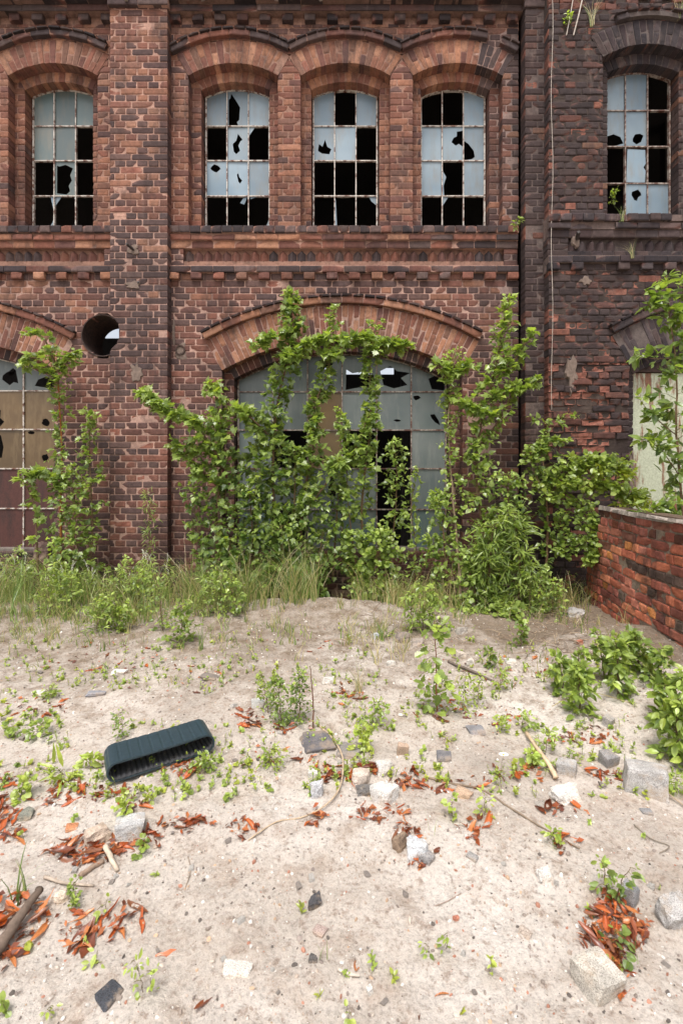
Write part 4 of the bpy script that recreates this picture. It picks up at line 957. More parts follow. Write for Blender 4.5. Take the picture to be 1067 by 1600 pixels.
stick('twig', [(294, 1340), (298, 1365), (290, 1390)], .003, .002, (150,136,122), 'thin dark twig standing out on open sand right of the speckled granite', 'twig', .002)
stick('twig', [(700, 1036), (735, 1052, .01), (770, 1066)], .011, .008, (110,98,88), 'dark thick stick on the mound right of the young oak', 'twig', .006)
stick('twig', [(1067, 1262), (1035, 1245, .02), (1010, 1240, .03)], .004, .002, (170,150,128), 'thin pale twig leaning against the largest granite block', 'twig', .01)
stick('twig', [(528, 1520), (545, 1527), (562, 1530)], .006, .004, (196,184,170), 'short pale twig end beside the narrow orange leaf', 'twig')
stick('twig', [(990, 1290), (1015, 1312), (1045, 1325), (1030, 1335)], .003, .002, (140,128,114), 'wiry grey twig on the sand below the largest granite block', 'twig', .004)
stick('twig', [(720, 1398), (700, 1412), (680, 1420)], .0022, .0015, (160,140,126), 'hair-thin twig on the pale bare sand right of centre', 'twig', .002)
stick('wood_strip', [(822, 1150, .01), (838, 1180, .03), (856, 1205, .03), (868, 1222, .01)], .010, .014, (206,180,150), 'splintered flat strip of pale wood stuck in the sand at right', 'wood', .006, 5)
stick('wood_strip', [(165, 1335, .02), (172, 1350, .02), (184, 1366)], .012, .008, (196,178,158), 'short bleached wood chip below the left leaf heap', 'wood', .006, 5)
stick('wood_strip', [(125, 1372), (142, 1362), (162, 1350)], .012, .009, (150,128,110), 'short brown wood piece pointing at the bleached chip', 'wood', .006, 6)
stick('stem', [(862, 1112, .02), (915, 1092, .03), (985, 1108, .02)], .003, .002, (176,160,120), 'dry straw-coloured stem lying in front of the right-hand bushes', 'dry stem', .01)
stick('stem', [(960, 1036, .12), (1000, 1060, .10), (1030, 1090, .04)], .003, .002, (176,170,120), 'straw-coloured stem leaning down between the right-hand bushes', 'dry stem', .01)
# ================================================================ low broken brick wall at the right
LW = thing('low_wall', 'low crumbling wall of bright red-orange bricks running towards the viewer at the right', 'low wall', (2.45, -2.4, .2))
da, db = 5.5, 2.3; A0 = Vector((2.66, da-D, 0)); B0 = Vector((2.235, db-D, 0)); dr2 = (B0-A0).normalized(); ln = Vector((dr2.y, -dr2.x, 0)); ln = ln if ln.x < 0 else -ln
Lw = (B0-A0).length*S
def mpw(u, v, nn_): bul = .02*math.sin(u/60)+.012*noise.noise(Vector((u/50, v/50, 2))); return A0+dr2*(u/S)+ln*(nn_+bul)+Vector((0, 0, PZ(v)+.012*math.sin(u/45)-.00012*u))
LWC = [tone(lin(c), 1.6, .8) for c in ((168,84,52),(178,92,54),(156,76,52),(140,70,52),(190,108,64),(126,66,52),(164,92,68))]
def lwc(x, y):
    if y > 838 and y < 856 and x > 120: return mul(lin((98,80,72)), U(.8, 1.2))
    if y < 806: return mul(random.choice((lin((110,70,58)), lin((130,76,58)), LWC[3])), U(.8, 1.2))
    r_ = random.random(); return mul(lin((104,88,78)) if r_ < .07 else lin((206,136,80)) if r_ < .12 else random.choice(LWC), U(.75, 1.15))
lm = MB(); y = 790; k = 0
while y < 975:
    s0 = max(0, 66-(y-790)*.62)+U(-8, 8); lay(lm, y, y+10.3, [(s0, Lw)], [], 0, .13, mp=mpw, n=ln, colf=lwc, mcf=lambda x, y: mul(lin((156,138,122)), U(.8, 1.1)), rough=1.6, rec=.013, ch=10.3, start=k % 2, gap=1.05, chip=.3, spallf=lambda x, y: (.12, .014))
    lm.box(tuple(mpw(s0+3, y+10, -.14)), tuple(mpw(s0+26, y+.5, -.25)), lwc(0, y), 0, .004); y += 10.3; k += 1
for q in (-.12, -.26):                        # far side and the core
    vs = [mpw(30, 975, q), mpw(Lw, 975, q), mpw(Lw, 791, q), mpw(60, 791, q)]; lm.add(vs, [(0,1,2,3)], lin((140,90,66)))
lm.add([mpw(60, 791, -.005), mpw(Lw, 791, -.005), mpw(Lw, 791, -.26), mpw(60, 791, -.26)], [(0,1,2,3)], lin((130,118,108)))
lm.add([mpw(20, 975, -.01), mpw(20, 975, -.26), mpw(62, 791, -.26), mpw(62, 791, -.01)], [(0,1,2,3)], lin((110,84,70)))
lm.build('brickwork', M['masonry'], LW)
mb = MB(); 
for (u0, u1, n0, n1, v1, v0, j) in ((58, Lw+2, -.09, -.25, 790.5, 788, .0),): 
    vs = [mpw(u, v, q) for q in (n0, n1) for v in (v1, v0) for u in (u0, u1)]; mb.add(vs, [(0,1,3,2), (4,6,7,5), (2,3,7,6), (0,4,5,1), (0,2,6,4), (1,5,7,3)], lin((98,80,66)))
mb.build('coping_board', M['wood'], LW)
mb = MB(); u = 56
for i in range(9):
    w_ = U(12, 22); vs = [mpw(u, 791, .004), mpw(u+w_, 791, .004), mpw(u+w_*.95, 786+U(-1, 2), -.005), mpw(u+2, 786+U(-1, 2), -.005), mpw(u, 791, -.07), mpw(u+w_, 791, -.07), mpw(u+w_, 787, -.07), mpw(u, 787, -.07)]
    mb.add(vs, [(0,1,2,3), (3,2,6,7), (0,3,7,4), (1,5,6,2)], mul(lin((176,164,152)), U(.8, 1.1))); u += w_+U(-1, 3)
mb.build('mortar_crust', M['masonry'], LW)
# ================================================================ plants
random.seed(2024)
OUT = {
 'maple': [(0,0),(.14,.10),(.42,.06),(.34,.24),(.52,.42),(.28,.46),(.24,.66),(.10,.66),(0,1),(-.10,.66),(-.24,.66),(-.28,.46),(-.52,.42),(-.34,.24),(-.42,.06),(-.14,.10)],
 'birch': [(0,0),(.22,.12),(.36,.30),(.30,.48),(.16,.74),(0,1),(-.16,.74),(-.30,.48),(-.36,.30),(-.22,.12)],
 'oval': [(0,0),(.17,.18),(.24,.45),(.17,.74),(0,1),(-.17,.74),(-.24,.45),(-.17,.18)],
 'round': [(0,0),(.30,.14),(.42,.45),(.30,.80),(0,1),(-.30,.80),(-.42,.45),(-.30,.14)],
 'lance': [(0,0),(.07,.25),(.08,.5),(.04,.8),(0,1),(-.04,.8),(-.08,.5),(-.07,.25)],
 'oak': [(0,0),(.12,.15),(.10,.25),(.26,.35),(.20,.45),(.34,.58),(.26,.68),(.30,.82),(.12,.9),(0,1),(-.12,.9),(-.30,.82),(-.26,.68),(-.34,.58),(-.20,.45),(-.26,.35),(-.10,.25),(-.12,.15)]}
def leaf(mb, p, dr, up, s, kind, col):
    """one leaf: folded along its midrib and drooping towards the tip"""
    dr = dr.normalized(); side = dr.cross(up)
    if side.length < .05: side = dr.cross(Vector((1, .2, 0)))
    side.normalize(); nn = side.cross(dr).normalized(); dp = U(.05, .35); fo = U(.05, .35); o = OUT[kind]
    f = lambda x, y: p+dr*(y*s)+side*(x*s)+nn*(s*(-dp*y*y+fo*abs(x)))
    mid = f(0, .45); vs = [mid]+[f(x*U(.94, 1.06), y) for x, y in o]; N = len(o)
    mb.add(vs, [(0, 1+i, 1+(i+1) % N) for i in range(N)], mul(col, U(.8, 1.2)))
def green(t, yel=0):
    """t: 0 dark mature .. 1 fresh"""
    c = mixc(lin((58, 90, 40)), lin((176, 194, 98)), max(0, min(1, t))); 
    return mixc(c, lin((176, 180, 70)), yel)
def spl(P, sub=5):
    Q = []
    for i in range(len(P)-1):
        a = P[max(0, i-1)]; b, c = P[i], P[i+1]; e = P[min(len(P)-1, i+2)]
        for k in range(sub): t = k/sub; Q.append(.5*((2*b)+(c-a)*t+(2*a-5*b+4*c-e)*t*t+(3*b-a-3*c+e)*t**3))
    return Q+[P[-1]]
def rdir(): 
    while True:
        v = Vector((U(-1,1), U(-1,1), U(-1,1)))
        if .1 < v.length < 1: return v.normalized()
def strand(fm, sm, pts, rads, n, kind='maple', size=.07, col=(.3, .7), r0=.012, yel=0, per=5, bark=(104, 84, 62), droop=.3, flat_=1.0, tips=True):
    """a stem through pts (Vectors) with twigs reaching rads metres and n leaf-bearing twigs"""
    Q = spl(pts); N = len(Q)
    sm.tube([q+Vector((U(-1,1), U(-1,1), 0))*.004 for q in Q], [r0*1.15*(1-.75*i/(N-1)) for i in range(N)], lin(bark), 5)
    K = len(rads)-1
    for i in range(n):
        t = (i+random.random())/n; f = t*(N-1); a = int(min(N-2, f)); q = Q[a].lerp(Q[a+1], f-a)
        g = t*K; b = int(min(K-1, g)) if K else 0; r = rads[b]*(1-(g-b))+rads[min(K, b+1)]*(g-b) if K else rads[0]
        an = U(0, 6.283); el = U(-.3, .7); v = Vector((math.cos(an), math.sin(an)*flat_*.8-.15, el)).normalized(); L = r*(.15+.95*random.random()**.9)
        e = q+v*L-Vector((0, 0, droop*L*.3)); mdl = q.lerp(e, .5)+Vector((0, 0, .12*L))
        if e.y > -.03 and e.y < .5: e.y = -.03-abs(U(0, .05))
        sm.tube([q, mdl, e], [r0*.22+.0008, .0014, .0007], lin((112, 108, 60)), 3, cap=False)
        m = max(2, int(per*U(.7, 1.3)))
        for k in range(m):
            u = .35+.65*(k+1)/m; p = q.lerp(mdl, u*2) if u < .5 else mdl.lerp(e, u*2-1)
            dv = (v*.5+rdir()*.8+Vector((0, -.35, -.25*droop))).normalized(); upv = Vector((U(-.4,.4), U(-.9, .1), U(.35, 1)))
            s = size*U(.45, 1.3)*(.75 if t > .93 else 1); c = col[0]+(col[1]-col[0])*random.random()+(.25 if t > .9 and tips else 0)+(.12 if u > .9 else 0)
            leaf(fm, p+dv*.01, dv, upv, s, kind, green(c, yel*random.random()+(.3 if random.random() < .07 else 0)))
def plant(name, label, cat, base, strands, group=None, fol='foliage', stem='trunk'):
    t = thing(name, label, cat, tuple(base), group); fm, sm = MB(), MB()
    for s in strands: s(fm, sm)
    sm.build(stem, M['bark'], t); fm.build(fol, M['fol'], t); return t
def pts(*l): return [scr(x, y, d) for x, y, d in l]
def ST(pl, rads, n, **k): return lambda fm, sm: strand(fm, sm, pts(*pl), rads, int(n*1.3), **k)
MP = dict(kind='maple', size=.085); BI = dict(kind='birch', size=.062)
# --- left window
plant('maple_sapling', 'slender sapling climbing in front of the left brown-paned window, orange-tinted stem', 'sapling', scr(98, 925, 5.6), [
 ST([(98, 925, 5.6), (95, 800, 5.65), (97, 700, 5.68), (92, 610, 5.65), (84, 548, 5.6)], [.12, .13, .13, .14, .16], 105, size=.06, kind='birch', r0=.014, bark=(150, 92, 50)),
 ST([(92, 600, 5.6), (60, 560, 5.55), (32, 572, 5.5)], [.1, .1, .08], 16, size=.085), ST([(90, 580, 5.6), (70, 530, 5.55), (45, 522, 5.5)], [.1, .08], 14, size=.075),
 ST([(90, 580, 5.6), (112, 560, 5.55), (122, 550, 5.5)], [.1, .08], 14, size=.08), ST([(95, 760, 5.6), (60, 740, 5.5), (35, 750, 5.45)], [.12, .12, .09], 22, size=.1), ST([(60, 900, 5.5), (55, 800, 5.5), (40, 755, 5.5)], [.1, .1, .1], 16, size=.08)])
plant('shrub', 'bushy green shrub between the left window and the pilaster foot', 'shrub', scr(130, 930, 5.5), [
 ST([(125, 930, 5.5), (120, 830, 5.5), (112, 730, 5.55)], [.2, .24, .16], 95, size=.062, kind='birch', r0=.01, col=(.2, .65)), ST([(140, 930, 5.5), (145, 820, 5.55), (140, 700, 5.6), (142, 640, 5.6)], [.16, .18, .12, .1], 70, size=.068, r0=.01, col=(.25, .7)),
 ST([(110, 930, 5.4), (100, 880, 5.4), (95, 840, 5.4)], [.2, .2, .15], 40, size=.06, kind='birch')])
plant('horsetail', 'thin feathery upright weed standing against the pilaster', 'weed', scr(232, 880, 5.6), [ST([(232, 885, 5.6), (234, 820, 5.65), (231, 768, 5.65)], [.09, .08, .04], 60, kind='lance', size=.07, r0=.004, col=(.3, .6), per=3)], stem='stem')
# --- central mass
plant('maple_sapling', 'leafy sapling arching far left from the big window, its tip touching the pilaster', 'sapling', scr(335, 925, 5.4), [
 ST([(340, 925, 5.4), (338, 820, 5.45), (345, 720, 5.45), (335, 650, 5.4)], [.26, .30, .30, .26], 120, r0=.016, size=.08, col=(.1, .55)),
 ST([(345, 720, 5.4), (310, 670, 5.3), (275, 650, 5.3), (240, 628, 5.3), (222, 612, 5.3)], [.2, .18, .14, .11, .06], 90, r0=.01, **MP),
 ST([(340, 760, 5.4), (300, 720, 5.4), (275, 690, 5.4)], [.16, .13, .1], 34, **MP), ST([(345, 680, 5.4), (340, 630, 5.4), (330, 600, 5.4)], [.18, .14, .08], 26, **MP),
 ST([(325, 925, 5.4), (310, 830, 5.4), (300, 760, 5.4)], [.15, .16, .14], 50, col=(.1, .5), **BI)])
plant('maple_sapling', 'tallest central sapling with its pale tip above the crown of the wide arch', 'sapling', scr(430, 925, 5.5), [
 ST([(430, 925, 5.5), (428, 820, 5.5), (427, 720, 5.5), (432, 640, 5.55), (448, 565, 5.6), (456, 500, 5.65), (455, 458, 5.65)], [.28, .30, .26, .18, .17, .16, .07], 215, r0=.018, size=.078, col=(.1, .6)),
 ST([(450, 570, 5.55), (475, 540, 5.5), (515, 530, 5.5)], [.15, .15, .12], 50, **MP), ST([(430, 690, 5.5), (395, 655, 5.4), (372, 640, 5.4)], [.18, .14, .1], 40, **MP), ST([(452, 520, 5.6), (420, 530, 5.5), (405, 545, 5.5)], [.12, .1], 26, **MP)])
plant('maple_sapling', 'central sapling with a hanging leafy column left of the brown pane', 'sapling', scr(505, 925, 5.5), [
 ST([(480, 925, 5.45), (470, 840, 5.45), (478, 760, 5.5), (490, 690, 5.5), (490, 640, 5.55), (515, 570, 5.6), (523, 480, 5.65)], [.30, .30, .24, .14, .11, .13, .08], 190, r0=.016, size=.075, col=(.15, .6)),
 ST([(515, 560, 5.55), (545, 535, 5.5), (575, 530, 5.5)], [.14, .13, .12], 44, **MP), ST([(478, 800, 5.4), (520, 740, 5.4), (532, 720, 5.4)], [.2, .16, .12], 50, kind='oval', size=.08, col=(.2, .6)), ST([(400, 925, 5.35), (395, 840, 5.35), (390, 760, 5.4)], [.26, .26, .22], 90, col=(.1, .5), **BI)])
plant('maple_sapling', 'central sapling whose narrow leafy column hangs before the broken arch panes', 'sapling', scr(575, 930, 5.5), [
 ST([(570, 900, 5.5), (565, 800, 5.5), (572, 720, 5.5), (582, 650, 5.55), (578, 580, 5.55), (588, 500, 5.6)], [.14, .16, .14, .10, .10, .12], 130, r0=.013, size=.072, col=(.2, .65), flat_=.6),
 ST([(580, 555, 5.5), (610, 535, 5.5), (636, 545, 5.5)], [.13, .12, .08], 40, **MP), ST([(580, 640, 5.5), (560, 690, 5.5), (545, 730, 5.5)], [.1, .1, .08], 26, **MP)])
plant('shrub', 'rounded light-green shrub below the window sill at the middle', 'shrub', scr(590, 950, 5.35), [
 ST([(588, 950, 5.35), (590, 880, 5.35), (595, 830, 5.4)], [.20, .26, .2], 100, kind='round', size=.052, r0=.009, col=(.35, .8)), ST([(560, 930, 5.35), (555, 880, 5.4), (550, 830, 5.4)], [.14, .18, .14], 50, kind='round', size=.052, r0=.007, col=(.25, .7)),
 ST([(600, 930, 5.4), (615, 830, 5.45), (620, 740, 5.5), (615, 690, 5.5)], [.16, .17, .14, .13], 80, kind='birch', size=.06, r0=.008, col=(.25, .6)), ST([(640, 930, 5.4), (650, 860, 5.45), (642, 790, 5.5), (655, 730, 5.5)], [.14, .13, .1, .05], 50, kind='birch', size=.055, r0=.006, col=(.3, .8)), ST([(560, 900, 5.4), (545, 800, 5.45), (540, 700, 5.5), (530, 640, 5.5)], [.14, .14, .1, .07], 60, kind='maple', size=.065, r0=.007, col=(.3, .8)), ST([(665, 940, 5.3), (672, 880, 5.3), (680, 840, 5.35)], [.16, .16, .12], 50, kind='oval', size=.065, r0=.006, col=(.2, .7))])
plant('shrub', 'dark green bush filling the foot of the big window on the left', 'shrub', scr(440, 935, 5.2), [
 ST([(400, 930, 5.4), (400, 800, 5.45), (400, 690, 5.5)], [.3, .3, .2], 90, size=.08, col=(.05, .5)), ST([(460, 930, 5.4), (460, 800, 5.45), (462, 700, 5.5)], [.26, .26, .14], 80, size=.078, col=(.05, .5)), ST([(520, 900, 5.45), (525, 820, 5.5), (530, 750, 5.5)], [.2, .2, .12], 50, size=.07, kind='birch', col=(.1, .5)),
 ST([(360, 935, 5.25), (358, 880, 5.25), (360, 840, 5.3)], [.26, .28, .2], 70, kind='birch', size=.065, col=(.05, .45)), ST([(440, 935, 5.2), (442, 880, 5.25), (440, 820, 5.3)], [.28, .3, .24], 100, kind='birch', size=.065, col=(.05, .45)),
 ST([(500, 930, 5.3), (498, 880, 5.35), (505, 830, 5.4)], [.16, .18, .15], 50, kind='birch', size=.062, col=(.1, .5))])
# --- right of the window
plant('birch_sapling', 'straight sapling with small round leaves along the right edge of the wide window', 'sapling', scr(722, 985, 5.0), [
 ST([(722, 985, 5.0), (716, 880, 5.15), (706, 760, 5.4), (700, 660, 5.5), (705, 600, 5.55), (712, 548, 5.55)], [.08, .14, .12, .12, .12, .12], 110, kind='round', size=.05, r0=.014, col=(.35, .8), bark=(130, 112, 90)),
 ST([(704, 600, 5.5), (690, 578, 5.45), (682, 572, 5.45)], [.1, .08], 8, size=.11), ST([(706, 590, 5.5), (730, 575, 5.45), (738, 570, 5.45)], [.1, .08], 8, size=.11), ST([(704, 620, 5.5), (740, 640, 5.45), (765, 650, 5.4)], [.12, .12, .1], 22, size=.09)])
plant('birch_sapling', 'tall light-green sapling right of the window with its tip level with the arch springing', 'sapling', scr(775, 960, 5.3), [
 ST([(775, 960, 5.3), (760, 860, 5.4), (745, 760, 5.5), (748, 680, 5.5), (768, 600, 5.55), (782, 530, 5.6), (794, 462, 5.6)], [.2, .24, .24, .2, .17, .13, .07], 215, r0=.016, size=.072, kind='birch', col=(.3, .8)),
 ST([(775, 590, 5.5), (805, 560, 5.45), (832, 515, 5.45)], [.14, .12, .08], 26, **MP), ST([(765, 620, 5.5), (810, 610, 5.45), (842, 592, 5.45)], [.14, .1, .07], 20, **MP), ST([(748, 700, 5.5), (790, 640, 5.5), (800, 600, 5.5)], [.16, .14, .1], 34, **BI)])
plant('shrub', 'dense broad bush right of the window with fine willow-like leaves low down', 'shrub', scr(770, 965, 5.2), [
 ST([(700, 960, 5.2), (695, 880, 5.25), (690, 800, 5.35), (680, 770, 5.4)], [.15, .2, .18, .13], 80, kind='birch', size=.06, col=(.25, .7)), ST([(800, 960, 5.2), (800, 880, 5.25), (795, 800, 5.3), (790, 740, 5.4)], [.24, .27, .25, .2], 150, kind='oval', size=.065, col=(.15, .6)),
 ST([(760, 950, 5.1), (765, 880, 5.15), (770, 820, 5.2)], [.2, .24, .2], 120, kind='lance', size=.11, col=(.25, .6), per=7), ST([(810, 940, 5.1), (812, 870, 5.1), (800, 800, 5.2)], [.18, .2, .16], 90, kind='lance', size=.11, col=(.3, .65), per=7), ST([(745, 960, 5.1), (740, 900, 5.15), (735, 860, 5.2)], [.16, .2, .16], 70, kind='birch', size=.055, col=(.3, .7))])
plant('shrub', 'round-leaved low bush at the foot of the tall right saplings', 'shrub', scr(775, 985, 4.9), [ST([(735, 990, 4.9), (740, 970, 4.9), (742, 955, 4.95)], [.1, .14, .12], 40, kind='round', size=.05, col=(.4, .8)), ST([(785, 985, 4.9), (785, 965, 4.9), (790, 945, 4.95)], [.14, .16, .14], 60, kind='round', size=.05, col=(.35, .8)), ST([(800, 1010, 4.7), (805, 980, 4.75), (812, 950, 4.8)], [.08, .1, .08], 22, kind='round', size=.055, col=(.3, .7))])
# --- right bush over the low wall
plant('shrub', 'wide hanging bush against the dark brick, yellowing at its right side above the low wall', 'shrub', scr(860, 940, 5.3), [
 ST([(850, 930, 5.4), (855, 820, 5.45), (850, 740, 5.45), (845, 700, 5.5)], [.06, .1, .2, .15], 70, kind='birch', size=.06, r0=.012, col=(.15, .55), bark=(140, 112, 88)),
 ST([(855, 780, 5.4), (890, 735, 5.35), (930, 725, 5.3), (960, 735, 5.3)], [.2, .24, .24, .2], 170, kind='round', size=.056, r0=.009, col=(.3, .75), yel=.15), ST([(880, 760, 5.35), (930, 760, 5.25), (975, 770, 5.2), (1000, 790, 5.15)], [.18, .2, .18, .12], 120, kind='round', size=.056, r0=.008, col=(.35, .8), yel=.35),
 ST([(920, 740, 5.3), (960, 740, 5.25), (985, 745, 5.2)], [.12, .14, .12], 34, kind='oval', size=.07, r0=.005, col=(.8, 1), yel=.9), ST([(970, 790, 5.2), (990, 775, 5.15), (1005, 790, 5.1)], [.1, .1, .08], 26, kind='oval', size=.07, r0=.004, col=(.8, 1), yel=.9),
 ST([(900, 780, 5.3), (920, 820, 5.2), (925, 850, 5.15), (922, 880, 5.1)], [.18, .18, .13, .08], 90, kind='round', size=.054, r0=.006, col=(.3, .7)), ST([(845, 760, 5.4), (830, 720, 5.45), (850, 690, 5.45), (880, 690, 5.45)], [.14, .14, .12, .1], 60, kind='round', size=.052, r0=.006, col=(.25, .7), yel=.1), ST([(870, 800, 5.3), (882, 840, 5.25), (880, 870, 5.2)], [.12, .12, .1], 40, kind='round', size=.052, r0=.005, col=(.25, .6)),
 ST([(850, 700, 5.45), (853, 660, 5.5), (830, 655, 5.5)], [.06, .07], 10, kind='birch', size=.06, r0=.003), ST([(852, 680, 5.45), (880, 655, 5.5), (905, 650, 5.5)], [.06, .07], 10, kind='birch', size=.06, r0=.003)])
plant('cherry_sapling', 'slim sapling with long pointed dark leaves in front of the cream steel door', 'sapling', scr(1078, 900, 4.6), [
 ST([(1080, 960, 4.6), (1066, 800, 4.6), (1056, 680, 4.6), (1056, 580, 4.6), (1046, 500, 4.6), (1040, 430, 4.6)], [.05, .1, .22, .16, .2, .12], 62, kind='oval', size=.105, r0=.012, col=(.15, .5), per=6, bark=(128, 104, 80)),
 ST([(1056, 680, 4.6), (1020, 650, 4.5), (995, 620, 4.5)], [.14, .14, .08], 14, kind='oval', size=.1, r0=.005, col=(.15, .5)), ST([(1058, 740, 4.6), (1030, 700, 4.5), (1010, 690, 4.5)], [.14, .14, .1], 18, kind='oval', size=.1, r0=.005, col=(.15, .5)), ST([(1050, 560, 4.6), (1015, 560, 4.5), (992, 552, 4.5)], [.08, .08, .05], 7, kind='oval', size=.1, r0=.004, col=(.2, .5)),
 ST([(1045, 500, 4.6), (1015, 480, 4.5), (1005, 455, 4.5)], [.1, .1, .08], 9, kind='oval', size=.11, r0=.004, col=(.2, .5)), ST([(1046, 500, 4.6), (1065, 460, 4.6), (1068, 430, 4.6)], [.14, .14, .1], 12, kind='oval', size=.11, r0=.004, col=(.2, .5))])
plant('shrub', 'sparse leafy shoots rising behind the low wall against the cream door', 'shrub', scr(1040, 830, 4.4), [ST([(1060, 850, 4.3), (1030, 800, 4.35), (1000, 800, 4.4)], [.12, .12, .1], 26, kind='oval', size=.085, r0=.004, col=(.2, .6)), ST([(1065, 850, 4.3), (1055, 810, 4.35), (1040, 770, 4.4)], [.1, .1, .08], 16, kind='oval', size=.085, r0=.004, col=(.2, .6))])
# --- bushes on the right-hand bank
def gst(px, py, hpx, lean, rads, n, **k):
    """a short stem rooted in the ground where the photo shows it"""
    def f(fm, sm):
        b = gp(px, py); h = hpx*(b.y+D)/F; P = [b-Vector((0, 0, .02)), b+Vector((lean*h*.4, U(-.05, .05)*h, h*.5)), b+Vector((lean*h, U(-.1, .05)*h, h))]
        strand(f.fm, f.sm, P, [r*(b.y+D)/F for r in rads], n, **k) if False else strand(fm, sm, P, [r*(b.y+D)/F for r in rads], n, **k)
    return f
for k, (px, py, lb, ss) in enumerate([
 (905, 1105, 'dark green nettle-like bush in front of the low wall, leftmost of the bank', [gst(905, 1112, 70, 0, [22, 20, 8], 44, kind='oval', size=0.0585, col=(.3, .85), r0=.006), gst(880, 1080, 55, -.2, [18, 17, 8], 30, kind='oval', size=0.0546, col=(.3, .85), r0=.005), gst(900, 1075, 60, .1, [15, 15, 8], 26, kind='birch', size=0.0468, col=(.3, .8), r0=.005)]),
 (965, 1085, 'taller dark bush touching the low wall bricks', [gst(965, 1088, 90, -.05, [20, 23, 11], 53, kind='oval', size=0.0530, col=(.3, .85), r0=.007), gst(945, 1060, 70, -.2, [17, 18, 8], 31, kind='birch', size=0.0507, col=(.2, .6), r0=.005), gst(975, 1050, 60, .1, [15, 17, 8], 31, kind='birch', size=0.0468, col=(.3, .7), r0=.005)]),
 (1020, 1070, 'broad-leaved bush growing out under the low wall near the right edge', [gst(1025, 1068, 55, .1, [22, 23, 11], 42, kind='oval', size=0.0530, col=(.2, .65), r0=.006), gst(1000, 1050, 60, -.2, [15, 18, 10], 26, kind='maple', size=0.0546, col=(.3, .7), r0=.005)]),
 (1055, 1180, 'thick glossy bush at the right edge beside the largest granite block', [gst(1060, 1190, 95, 0, [28, 32, 17], 79, kind='oval', size=0.0562, col=(.3, .85), r0=.007), gst(1040, 1130, 60, -.1, [20, 23, 11], 44, kind='birch', size=0.0546, col=(.3, .75), r0=.005), gst(1082, 1150, 95, 0, [25, 28, 17], 53, kind='oval', size=0.0562, col=(.3, .85), r0=.007)]),
 (1058, 1235, 'small fern-like tuft right behind the largest granite block', [gst(1056, 1240, 26, 0, [11, 11, 6], 20, kind='lance', size=0.0390, col=(.5, .9), r0=.003)]),
 (822, 975, 'little clump of round leaves on the dark soil right of the saplings', [gst(812, 1010, 46, .1, [11, 11, 6], 18, kind='round', size=0.0390, col=(.3, .7), r0=.004)]),
 (873, 940, 'thin-leaved weed on the soil left of the low wall', [gst(862, 965, 40, .1, [20, 17, 8], 20, kind='oval', size=0.0351, col=(.2, .5), r0=.003), gst(893, 940, 40, .0, [17, 15, 8], 15, kind='oval', size=0.0351, col=(.2, .5), r0=.003)])]):
    plant('bush', lb, 'bush', gp(px, py), ss, 'bushes on the right-hand bank', stem='stem')
